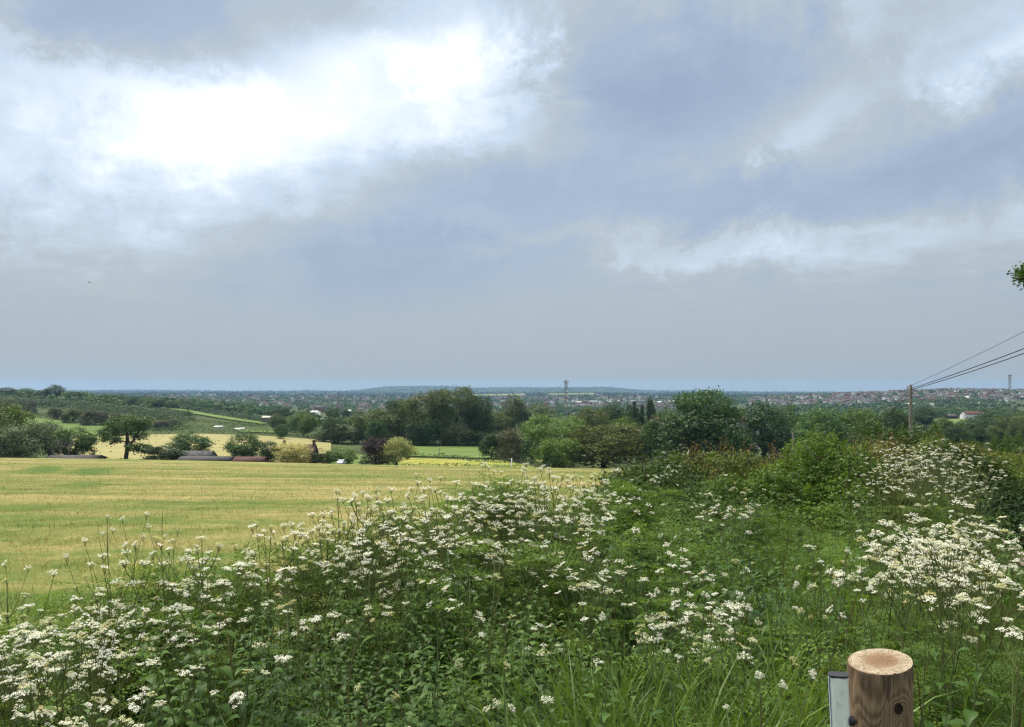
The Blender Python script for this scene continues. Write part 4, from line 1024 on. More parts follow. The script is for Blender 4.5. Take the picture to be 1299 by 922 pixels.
LM = {}
def fore_mats():
    LM['stem'] = leaf_mat('plant_stem', [(.10, .13, .04), (.15, .17, .06)], 0.0, .6, .2, objvar=.4)
    LM['parsley'] = leaf_mat('parsley_leaf', [(.064, .115, .018), (.112, .185, .027), (.175, .26, .044)], .44, .55, .25, objvar=.25)
    LM['weed'] = leaf_mat('weed_leaf', [(.060, .112, .016), (.108, .188, .027), (.175, .27, .046)], .44, .55, .25, big=.9, objvar=0)
    LM['nettle'] = leaf_mat('nettle_leaf', [(.028, .070, .012), (.062, .128, .022), (.115, .20, .036)], .38, .45, .35, big=1.3, objvar=0)
    LM['grass'] = leaf_mat('grass_blade', [(.055, .100, .016), (.095, .160, .026), (.16, .24, .042)], .35, .4, .4, big=1.1, objvar=0)
    LM['straw'] = leaf_mat('hay_stubble', [(.085, .115, .020), (.26, .215, .07), (.44, .37, .17)], .25, .7, .15, big=.5, objvar=0)
    t = NT('white_floret'); g = t.n('ShaderNodeNewGeometry'); oi = t.n('ShaderNodeObjectInfo')
    c = t.ramp(g.outputs['Random Per Island'], [(0, (.76, .75, .54)), (.4, (.87, .86, .72)), (1, (.91, .90, .80))])
    c = t.mix(t.math('MULTIPLY', t.math('POWER', oi.outputs['Random'], 2.4), .7), c, (.52, .52, .24))
    p = t.n('ShaderNodeBsdfPrincipled', inp={'Base Color': c, 'Roughness': .7, 'Specular IOR Level': .15})
    tr = t.n('ShaderNodeBsdfTranslucent', inp={'Color': c}); m = t.n('ShaderNodeMixShader', inp={0: .3, 1: p.outputs[0], 2: tr.outputs[0]})
    LM['dry'] = leaf_mat('dry_stalk', [(.10, .075, .035), (.20, .16, .07), (.17, .20, .06)], 0.0, .7, .2, objvar=0)
    LM['white'] = t.out(m.outputs[0])
    LM['bramble'] = leaf_mat('bramble_leaf', [(.055, .095, .020), (.10, .145, .028), (.15, .18, .04), (.22, .14, .06)], .35, .5, .3, big=.5, objvar=0)
    LM['shade'] = leaf_mat('shaded_thorn_leaf', [(.014, .030, .008), (.024, .048, .012), (.045, .080, .02)], .2, .5, .2, objvar=0)  # darker copy of the thorn leaf, the bush's shade put into its colour
    LM['shoot'] = leaf_mat('young_red_leaf', [(.10, .085, .03), (.145, .085, .038), (.14, .15, .04)], .4, .5, .3, objvar=0)
    LM['hazel'] = leaf_mat('hazel_leaf', [(.055, .105, .016), (.092, .162, .024), (.15, .23, .042)], .4, .5, .3, big=.9, objvar=0)
    LM['thorn'] = leaf_mat('thorn_leaf', [(.026, .052, .013), (.044, .080, .018), (.078, .122, .028)], .3, .5, .3, big=.8, objvar=0)

def proj(x, y, z):
    return 649.5 + F * x / y, HZ - (z - EYE) / y * F

def edge_py(px):
    return np.interp(px, [-200, 0, 130, 250, 400, 500, 600, 700, 780, 860, 1000, 1110, 1300, 1500], [800, 745, 705, 672, 640, 618, 606, 604, 590, 575, 565, 560, 560, 560])

def gs(px, py, cx, cy, sx, sy):
    return np.exp(-((px - cx) / sx) ** 2 - ((py - cy) / sy) ** 2)

def sample_bank(n, ymax=9.5, ymin=1.25, rg=R):
    """uniform points on the bank, as seen by the lens"""
    Y = np.sqrt(rg.uniform(ymin ** 2, ymax ** 2, n)); X = rg.uniform(-.78, .72, n) * Y
    k = (X - edge_x(Y)) > .05
    return X[k], Y[k]

def on_path(X, Y):
    """left edge of the path"""
    return X > np.interp(Y, [2, 5.4, 12.6], [3.02, 4.1, 6.3]) - np.where(Y > 6, .35, .1)

def build_stuff():
    rg = np.random.default_rng(31)
    # feathery undergrowth
    fr = [frond(i, L=.24 + .03 * (i % 3)) for i in range(5)]
    g = Geo()
    X, Y = sample_bank(15000, 10.5, rg=rg); k = ~on_path(X, Y)
    X, Y = X[k], Y[k]; Z = H(X, Y)
    hz = rg.uniform(.05, 1, len(X)) ** .8 * np.where(X > 1.2, .55, .8) * np.clip((Y - .2) / 2.2, .45, 1)
    n = 9500; Ye = rg.uniform(3.0, 7.6, n); Xe = edge_x(Ye) + rg.uniform(-.12, 1.0, n)
    X, Y = np.concatenate([X, Xe]), np.concatenate([Y, Ye]); Z = H(X, Y); hz = np.concatenate([hz, rg.uniform(.1, .90, n) * np.clip(.72 + .06 * Ye, .8, 1.1) * (1 + .05 * np.exp(-((Xe + .9) / 1.1) ** 2)) * np.clip((Xe - edge_x(Ye) + .35) / .6, .3, 1)])
    px, py = proj(X, Y, Z + hz)
    dens = np.clip(.42 + .6 * gs(px, py, 930, 690, 190, 90) + .5 * gs(px, py, 600, 690, 300, 60) + .3 * gs(px, py, 1050, 850, 200, 120) + .7 * np.exp(-((py - edge_py(px) - 50) / 45) ** 2) + .35 * gs(px, py, 120, 830, 180, 120) - 1.1 * gs(px, py, 500, 860, 260, 100), .04, 1) * np.clip(Y / 6, .5, 1)
    cl = .5 + .5 * np.sin(X * 2.9 + 1.3 * np.sin(Y * 2.1)) * np.sin(Y * 2.3 + 1.1 * np.sin(X * 1.7)); dens = dens * (.45 + .9 * cl); hz = hz * (.78 + .34 * cl)
    k = rg.random(len(X)) < dens; X, Y, Z, hz = X[k], Y[k], Z[k], hz[k]
    tv = rg.integers(0, 5, len(X))
    for b in range(5):
        q = tv == b; loc = np.stack([X[q], Y[q], Z[q] + hz[q]], 1)
        bake(g, *fr[b], loc, mats34(loc, rg.uniform(0, 6.28, q.sum()), rg.uniform(.6, 1.15, q.sum()), rg.uniform(0, .7, q.sum()), rg))
    tag(g.obj('undergrowth', LM['weed']), kind='stuff')
    # nettles
    nt = [nettle(i, .8) for i in range(6)]; g = Geo()
    X, Y = sample_bank(7000, 9.5, rg=rg); k = ~on_path(X, Y); X, Y = X[k], Y[k]; Z = H(X, Y)
    sc = rg.uniform(.65, 1.18, len(X)) * np.clip((Y - .3) / 1.7, .55, 1); px, py = proj(X, Y, Z + .75 * sc)
    dens = np.clip(.10 + 1.0 * gs(px, py, 500, 830, 240, 110) + .35 * gs(px, py, 760, 770, 130, 90) + .4 * gs(px, py, 820, 640, 120, 40) + .35 * gs(px, py, 1020, 800, 120, 120) + .12 * gs(px, py, 250, 800, 150, 150), 0, 1)
    cl = .5 + .5 * np.sin(X * 3.7 + 2 * np.sin(Y * 1.9) + 2) * np.sin(Y * 3.1 + np.sin(X * 2.3)); dens = dens * (.4 + 1.0 * cl); sc = sc * (.82 + .3 * cl)
    k = rg.random(len(X)) < dens; X, Y, Z, sc = X[k], Y[k], Z[k], sc[k]; tv = rg.integers(0, 6, len(X))
    for b in range(6):
        q = tv == b; loc = np.stack([X[q], Y[q], Z[q]], 1); Mx = mats34(loc, rg.uniform(0, 6.28, q.sum()), sc[q], rg.uniform(0, .25, q.sum()), rg)
        sv, lv, lf = nt[b]
        for v, f in zip(sv.v[:1], sv.f[:1]): bake(g, v, f, loc, Mx, 1)
        bake(g, lv, lf, loc, Mx, 0)
    tag(g.obj('nettles', [LM['nettle'], LM['stem']]), kind='stuff')
    # grass
    bl = [blade(i) for i in range(14)]
    def grass(name, X, Y, ln, wd, mat, tilt=.35, zo=None):
        g = Geo(); Z = H(X, Y); tv = rg.integers(0, 14, len(X))
        for b in range(14):
            q = tv == b; loc = np.stack([X[q], Y[q], Z[q] if zo is None else Z[q] + zo[q]], 1)
            Mx = mats34(loc, rg.uniform(0, 6.28, q.sum()), ln[q], rg.uniform(0, tilt, q.sum()), rg)
            v = bl[b][0].copy(); Vv = np.einsum('nij,nkj->nki', Mx, v[None] * np.stack([np.ones(q.sum()), wd[q], np.ones(q.sum())], 1)[:, None, :]) + loc[:, None]
            n = q.sum(); f = (bl[b][1][None] + (np.arange(n) * len(v))[:, None, None]).reshape(-1, 4)
            g.add(Vv.reshape(-1, 3), f)
        tag(g.obj(name, mat), kind='stuff')
    X, Y = sample_bank(42000, 11.5, rg=rg); Z = H(X, Y); L = rg.uniform(.3, .85, len(X)) * np.clip((Y - .2) / 2., .5, 1)
    px, py = proj(X, Y, Z + .7 * L)
    dens = np.clip(.15 - .12 * gs(px, py, 480, 850, 260, 120) + .9 * gs(px, py, 1180, 830, 150, 110) + .6 * gs(px, py, 130, 800, 180, 150) + .5 * gs(px, py, 950, 840, 160, 90) + .25 * gs(px, py, 300, 700, 250, 60), .05, 1)
    dens = np.where(on_path(X, Y), 0, dens); k = rg.random(len(X)) < dens
    X, Y, L = X[k], Y[k], L[k]
    L = np.where((X > 3.0) & (Y > 5), L * .45, L)
    grass('grass', X, Y, L, rg.uniform(.28, .6, len(X)) / np.maximum(L, .2) * .6, LM['grass'])
    # thin dry brown stalks
    X, Y = sample_bank(900, 8.5, ymin=2.0, rg=rg); q = ~on_path(X, Y); X, Y = X[q], Y[q]
    grass('dry_stalks', X, Y, rg.uniform(.6, 1.08, len(X)), rg.uniform(.16, .26, len(X)), LM['dry'], .5)
    # verge by the path and short grass on the camera side of it
    Y = rg.uniform(4.5, 16, 16000); X = np.interp(Y, [2, 5.4, 12.6], [3.02, 4.1, 6.3]) - .06 - rg.random(16000) ** 1.3 * 1.4
    L = rg.uniform(.05, .17, 16000)
    grass('verge_grass', X, Y, L, rg.uniform(.25, .5, 16000), LM['grass'], .5)
    # broad arching tuft blades right of centre
    n = 1500; cx = np.array([.30, .52, .42, .65, .2, .8, .95, .35]); cy = np.array([2.5, 2.7, 3.1, 2.35, 2.9, 2.8, 3.2, 2.1]); i = rg.integers(0, 8, n)
    X = cx[i] + rg.normal(0, .12, n); Y = cy[i] + rg.normal(0, .12, n)
    L = rg.uniform(.65, 1.1, n)
    grass('grass', X, Y, L, rg.uniform(.55, .95, n), LM['grass'], .3)
    # cut stubble and loose hay on the near part of the field
    n = 170000; Y = 4 + 72 * rg.random(n) ** 1.35; X = rg.uniform(-.70, .35, n) * Y; k = (X < edge_x(Y) - .1); X, Y = X[k], Y[k]
    tuft = (np.sin(X * 1.1 + Y * 2.3 + 2 * np.sin(X * .3)) > .1)
    L = rg.uniform(.04, .12, len(X)) * (1 + Y / 60) * np.where(tuft, 1.2, .8)
    bl2 = [b for b in bl]
    for j in range(14):
        v, f = blade(j, 2); bl[j] = (v, f)
    grass('hay_stubble', X, Y, L, rg.uniform(4, 9, len(X)) * .4, LM['straw'], 1.2, zo=np.full(len(X), .012))
    # rough grass fringe where bank and field meet
    for j in range(14): bl[j] = bl2[j]
    for j in range(14): bl[j] = blade(j, 4)
    n = 14000; Y = rg.uniform(2.5, 11, n); X = edge_x(Y) + rg.normal(-.05, .22, n); L = rg.uniform(.2, .55, n)
    grass('field_edge_grass', X, Y, L, rg.uniform(.3, .6, n), LM['grass'], .4)

def build_parsley():
    rg = np.random.default_rng(57)
    bud = leaf_mat('fading_floret', [(.36, .38, .14), (.56, .54, .27), (.66, .64, .40)], .3, .6, .2, objvar=.1)
    um = [umbel_mesh(i, [LM['stem'], bud if i in (4, 9) else LM['white']], R0=.0165 + .0034 * (i % 4), nray=8 + i % 4) for i in range(10)]
    fr = [frond(40 + i) for i in range(3)]
    PROTO = []
    for v in range(14):
        h = 1.0; g, seats, nodes = parsley_layout(200 + v, h, 4 + v % 3)
        r2 = np.random.default_rng(300 + v); f = Geo()
        for j, p in enumerate(nodes):
            for q in range(2):
                loc = np.array([p]); bake(f, *fr[(j + q) % 3], loc, mats34(loc, r2.uniform(0, 6.28, 1), r2.uniform(.8, 1.15, 1) * (1.1 - .12 * j), r2.uniform(0, .35, 1), r2))
        PROTO.append((g.mesh('stem', [LM['stem']]), f.mesh('foliage', [LM['parsley']]), seats))
    def plant(X, Y, h, label, group=None, v=None, rz=None, us=1.0, thin=1.0, slim=1.0):
        v = int(rg.integers(0, 14)) if v is None else v
        st, fo, seats = PROTO[v]
        t = empty('cow_parsley', (X, Y, h1(X, Y) - .02), rg.uniform(0, 6.28) if rz is None else rz, label, 'cow parsley', group); t.scale = (h * slim, h * slim, h)
        link(bpy.data.objects.new('stem', st), t); link(bpy.data.objects.new('foliage', fo), t)
        for p, d in seats:
            if rg.random() > thin: continue
            o = bpy.data.objects.new('flower_head', um[int(rg.integers(0, 10))]); link(o, t)
            dd = Vector(d) * .35 + Vector((0, 0, .8)) + Vector(rg.normal(0, .20, 3))
            o.location = Vector(p) - dd.normalized() * .004; q = dd.to_track_quat('Z', 'Y'); o.rotation_mode = 'QUATERNION'; o.rotation_quaternion = q @ Euler((0, 0, rg.uniform(0, 6.28))).to_quaternion()
            s = rg.uniform(.75, 1.15) * us / h ** .5; o.scale = (s, s, s)
        return t
    def hgt(X, Y, pyt):
        return EYE - (pyt - HZ) / F * Y - h1(X, Y)
    # tall single plants that stand out
    singles = [
        (208, 644, 4.2, 'tall cow parsley leaning above the rest against the hay field, at left'),
        (146, 655, 4.4, 'cow parsley with a single high flower head left of the tallest one'),
        (100, 795, 2.9, 'brown-stemmed cow parsley rising at the lower left'),
        (1045, 688, 3.2, 'cow parsley with big heads on tall stems left of the dense right-hand patch'),
        (1072, 712, 3.0, 'cow parsley with one large round head below the tall-stemmed one at right'),
        (822, 786, 2.5, 'cow parsley with round creamy heads in the long grass, nearest the middle'),
        (878, 752, 3.0, 'cow parsley with a dense creamy cluster of heads above the long grass'),
        (968, 832, 2.3, 'low cow parsley with three white heads left of the wooden post'),
        (640, 845, 2.2, 'isolated cow parsley among the nettles near the bottom centre'),
        (480, 892, 2.0, 'isolated cow parsley at the bottom edge among dark nettles'),
        (845, 600, 7.6, 'cow parsley with flat white heads standing against the dark gap in the hedge'),
        (860, 576, 8.0, 'highest cow parsley in the hedge bottom, below the big ragged tree'),
        (612, 590, 6.4, 'upright cow parsley head poking above the skyline of the bank'),
    ]
    for (px, py, Y, lab) in singles:
        X = ux(px, Y); plant(X, Y, min(max(hgt(X, Y, py), .5), 1.45), lab, slim=.55, thin=.8)
    # zones: label, group, count, pixel test
    def zone(n, lab, grp, dens, yr, hr, us=1.0, thin=1.0):
        k = 0; tries = 0
        while k < n and tries < 60000:
            tries += 1
            Y = math.sqrt(rg.uniform(yr[0] ** 2, yr[1] ** 2)); X = rg.uniform(-.74, .70) * Y
            if X - edge_x(Y) < .15 or on_path(X, Y): continue
            h = rg.uniform(*hr) * (1 + (.07 if 'top of' in lab else 0) * math.exp(-((X + .9) / 1.1) ** 2)); px, py = proj(X, Y, h1(X, Y) + h * .95)
            if py < edge_py(px) - 6: continue
            if px > 1262 and py < 740: continue
            if rg.random() > dens(px, py): continue
            plant(X, Y, h, lab, grp, us=us, thin=thin); k += 1
    zone(100, 'white-flowered cow parsley crowding the top of the bank beside the hay field', 'cow parsley along the top of the bank',
         lambda px, py: (px < 790) * np.exp(-((py - edge_py(px) - 42) / 55) ** 2) * (1 if px > 200 else .7), (3.6, 8.2), (.78, 1.12))
    zone(48, 'one of the cow parsley plants in the white drift at the lower left corner', 'cow parsley in the lower left corner',
         lambda px, py: gs(px, py, 40, 840, 190, 120), (1.6, 4.6), (.66, 1.0))
    zone(34, 'one of the scattered cow parsley plants on the middle slope above the dark nettles', 'scattered cow parsley on the middle slope',
         lambda px, py: gs(px, py, 590, 705, 270, 75), (2.6, 5.5), (.7, 1.0), thin=.75)
    zone(46, 'one of the cow parsley plants in the dense white patch behind the wooden post', 'cow parsley patch at right behind the post',
         lambda px, py: gs(px, py, 1200, 725, 105, 60) * (px > 1060), (2.9, 6.8), (.72, 1.12), us=1.12)
    zone(7, 'one of the few low cow parsley plants around the long grass left of the post', 'cow parsley in the long grass',
         lambda px, py: gs(px, py, 880, 765, 55, 35), (2.4, 4.2), (.72, .98), thin=.8)
    zone(9, 'one of the sparse cow parsley plants on the green slope in front of the hedge', 'sparse cow parsley below the hedge',
         lambda px, py: gs(px, py, 880, 650, 110, 40), (4.5, 8.0), (.75, 1.0), thin=.7)
    k = 0
    while k < 62:
        px = rg.uniform(1105, 1300); Y = rg.uniform(7.2, 11.5); X = ux(px, Y)
        if on_path(X, Y): continue
        h = rg.uniform(.95, 1.3); py = proj(X, Y, h1(X, Y) + h)[1]
        top = np.interp(px, [1100, 1130, 1200, 1250, 1300], [590, 566, 556, 572, 606])
        if py < top or (px > 1268 and py > 655): continue
        plant(X, Y, h, 'cow parsley smothering the dark bank beside the path at far right', 'cow parsley on the bank beside the path', us=.72); k += 1

def leaf_mass(name, label, lobes, n, leaf, mat, cat='hedge', group=None, asp=.7, shoots=0, seed=1, stems=None):
    """lobes: (x, y, z, rx, ry, rz) world ellipsoids filled with folded leaves, denser at the skin"""
    rg = np.random.default_rng(seed); L = np.array(lobes, float)
    vol = (L[:, 3] * L[:, 4] * L[:, 5]) ** .7; k = rg.choice(len(L), n, p=vol / vol.sum())
    d = unit(rg.normal(size=(n, 3)) + np.array([0, -.15, .3])); r = rg.uniform(.45, 1.04, n) ** .5
    ph = rg.uniform(0, 6.28, (3, 3))
    wob = 1 + .12 * np.sin(d @ rg.normal(size=3) * 6 + ph[0, 0]) + .10 * np.sin(d @ rg.normal(size=3) * 11 + ph[1, 1]) + .06 * np.sin(d @ rg.normal(size=3) * 19)
    P = L[k, :3] + d * L[k, 3:] * (r * wob)[:, None]
    # clump
    P += rg.normal(0, .5, (n, 3)) * leaf
    Z = H(P[:, 0], P[:, 1]); ok = P[:, 2] > Z; P, d = P[ok], d[ok]
    V, Fq = rquads(P, unit(d * .6 + np.array([0, 0, .6]) + rg.normal(0, .55, P.shape)), leaf * rg.uniform(.55, 1.35, len(P)), asp, .12, rg=rg)
    g = Geo().add(V, Fq, 0)
    for i in range(shoots):
        l = L[rg.integers(0, len(L))]; a = rg.uniform(0, 6.28); q = rg.uniform(0, .8)
        b = l[:3] + np.array([math.cos(a) * q * l[3], math.sin(a) * q * l[4], l[5] * math.sqrt(1 - q * q) * .85])
        hh = rg.uniform(.10, .32); e = b + np.array([rg.normal(0, .12), rg.normal(0, .12), hh]); m = (b + e) / 2 + rg.normal(0, .02, 3)
        g.tube([b, m, e], [.006, .005, .002], 4, 1)
        m_ = int(hh / .022); tt = rg.uniform(0, 1, m_)[:, None]; c = b * (1 - tt) + e * tt + rg.normal(0, leaf * .45, (m_, 3))
        V, Fq = rquads(c, unit(rg.normal(size=(m_, 3)) + np.array([0, 0, .7])), leaf * rg.uniform(.5, 1.1, m_), asp, .12, rg=rg); g.add(V, Fq, 2)
    # woody stems inside
    for l in L[:10]:
        for j in range(3):
            x, y = l[0] + rg.normal(0, l[3] * .4), l[1] + rg.normal(0, l[4] * .4); z = h1(x, y)
            g.tube([(x, y, z), (x + rg.normal(0, .08), y, (z + l[2]) / 2), (x + rg.normal(0, .15), y + rg.normal(0, .15), l[2] + l[5] * .6)], [.02, .014, .005], 5, 1)
    o = g.obj(name, [M_[mat] if isinstance(mat, str) else mat for mat in (mat, M['bark'], 'shoot' if mat == 'bramble' else mat)])
    return tag(o, label, cat, group)

def strip_lobes(path, depth, rg, step=.55, hb=None, over=.3):
    """path: (px, pytop, Y) -> overlapping ellipsoids from the ground to the given top row"""
    out = []; P = [(ux(a, y), y, EYE - (t - HZ) / F * y) for a, t, y in path]
    for (x0, y0, z0), (x1, y1, z1) in zip(P[:-1], P[1:]):
        n = max(1, int(math.hypot(x1 - x0, y1 - y0) / step))
        for i in range(n):
            s = (i + rg.uniform(.2, .8)) / n; x, y, zt = x0 + (x1 - x0) * s, y0 + (y1 - y0) * s, z0 + (z1 - z0) * s
            zt += rg.uniform(-.12, .05); zb = h1(x, y); hh = max(zt - zb, .3)
            out.append((x, y + rg.normal(0, .1), zb + hh * .5, step * rg.uniform(.7, 1.1), depth * rg.uniform(.4, .6), hh * .5))
            out.append((x + rg.normal(0, .2), y - depth * .5, zb + hh * .33, step * rg.uniform(.6, .9), depth * rg.uniform(.35, .5), hh * .36))
    return out

M_ = LM
def build_hedge_row():
    rg = np.random.default_rng(91)
    def S(*a, **k): return strip_lobes(a, k.pop('depth', 1.2), rg, **k)
    leaf_mass('bramble_hedge', 'hedge with reddish new shoots along its top, left of the bright green hazel bush', S((862, 582, 12.5), (900, 572, 12.2), (960, 570, 12), (1010, 572, 11.5), depth=1.5), 30000, .045, 'bramble', shoots=150, seed=2)
    leaf_mass('hazel_bush', 'bright yellow-green leafy bush, tallest point of the near hedge', S((980, 592, 10.4), (1018, 566, 10.2), (1050, 549, 10), (1078, 560, 10), (1112, 592, 10), depth=1.4, step=.36), 34000, .040, 'hazel', 'bush', shoots=44, seed=3)
    leaf_mass('bramble_hedge', 'reddish-topped hedge behind and right of the bright hazel bush', S((1080, 562, 14), (1110, 558, 14), (1150, 562, 14), depth=1.4), 14000, .05, 'bramble', shoots=50, seed=4)
    leaf_mass('hawthorn_hedge', 'dark green rounded hedge in front of the utility pole', S((1100, 548, 18), (1140, 541, 18), (1180, 545, 18), (1235, 563, 17), depth=1.8, step=.8), 24000, .06, 'thorn', shoots=16, seed=5)
    leaf_mass('hawthorn_hedge', 'yellowish green hedge end to the right of the pole, above the flowering bank', S((1180, 556, 16), (1215, 560, 15.5), (1245, 575, 15), depth=1.5), 12000, .05, 'bramble', shoots=14, seed=6)
    leaf_mass('hawthorn_bush', 'dark low bush between the hay field and the reddish hedge', S((768, 606, 8.6), (800, 588, 9.2), (840, 580, 9.8), (872, 584, 10.5), depth=1.2, step=.45), 22000, .042, 'thorn', 'bush', shoots=22, seed=7)
    leaf_mass('hawthorn_bush', 'leafy green front of the hedge below the reddish shoots', S((880, 610, 9.4), (940, 600, 9.4), (1000, 596, 9.2), depth=1.1), 22000, .042, 'hazel', 'bush', shoots=10, seed=8)
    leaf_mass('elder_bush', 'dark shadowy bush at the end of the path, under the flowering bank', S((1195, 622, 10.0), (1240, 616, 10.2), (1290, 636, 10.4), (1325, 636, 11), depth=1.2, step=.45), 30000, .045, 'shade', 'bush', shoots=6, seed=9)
    leaf_mass('hawthorn_hedge', 'dark hedge core behind the cow parsley at far right', S((1110, 585, 11.8), (1160, 568, 11.8), (1220, 566, 11.8), (1265, 588, 12), depth=1.0), 22000, .045, 'thorn', seed=10)
    leaf_mass('hawthorn_hedge', 'lighter olive hedge in the lane beyond the flowering bank, far right', S((1240, 578, 22), (1275, 572, 24), (1330, 574, 24), depth=2.0, step=.9), 16000, .07, 'bramble', shoots=10, seed=12)
    leaf_mass('hawthorn_hedge', 'dark far hedge in front of the orchard trees at the right edge', S((1235, 562, 60), (1270, 566, 60), (1340, 566, 58), depth=3.0, step=2.0), 9000, .16, 'thorn', seed=13)
    # long field hedge running on from the bank end, down the slope
    leaf_mass('field_hedge', 'low field hedge running on behind the dark bush towards the big willows', S((800, 592, 14), (850, 580, 20), (880, 572, 30), depth=1.6, step=.9), 14000, .06, 'thorn', seed=14)
    # tree whose branch tip hangs into the frame at the right edge
    Y = 15.0; X = ux(1400, Y); z = h1(X, Y)
    t = empty('ash_tree', (X, Y, z), 0, 'tree whose leafy branch tip hangs into the sky at the right edge', 'tree')
    g = Geo(); tipx, tipz = ux(1283, Y) - X, EYE - (357 - HZ) / F * Y - z
    g.tube([(1.2, .2, -.1), (1.15, .2, 1.5), (1.1, .1, 3.2), (1.0, 0, 4.6)], [.22, .16, .13, .07], 10)
    g.tube([(1.1, .1, 2.6), (.6, 0, 3.4), (.1, 0, 3.7), (tipx + .35, 0, tipz + .1), (tipx, 0, tipz)], [.1, .07, .05, .025, .006], 7)
    g.tube([(1.1, .1, 3.0), (1.9, .4, 4.2), (2.6, .6, 4.9)], [.1, .07, .02], 6); g.tube([(1.0, 0, 4.2), (.9, -.4, 5.2), (1.0, -.5, 6.0)], [.1, .06, .02], 6)
    g.obj('trunk', M['bark'], t)
    r2 = np.random.default_rng(4)
    C = [np.array([tipx + .28, 0, tipz + .12]) + r2.normal(0, 1, (620, 3)) * [.10, .12, .085], np.array([tipx + .62, 0, tipz + .36]) + r2.normal(0, 1, (160, 3)) * [.12, .2, .14]]
    for (cx, cy, cz, s) in [(1.3, 0, 5.4, 1.0), (2.5, .4, 4.9, 1.0), (1.4, -.8, 6.0, .9), (2.1, 0, 3.9, .8), (1.7, .7, 6.2, .9), (2.9, -.4, 5.6, .9), (2.0, -1.0, 4.6, .8), (1.8, 1.1, 4.8, .9), (2.2, 0, 6.8, .8)]:
        C.append(np.array([cx, cy, cz]) + r2.normal(0, 1, (2600, 3)) * s * [.5, .6, .5])
    C = np.concatenate(C); V, Fq = rquads(C, unit(r2.normal(size=C.shape) + [0, 0, .6]), r2.uniform(.05, .09, len(C)), .5, .12, rg=r2)
    Geo().add(V, Fq).obj('crown', M['oak'], t)

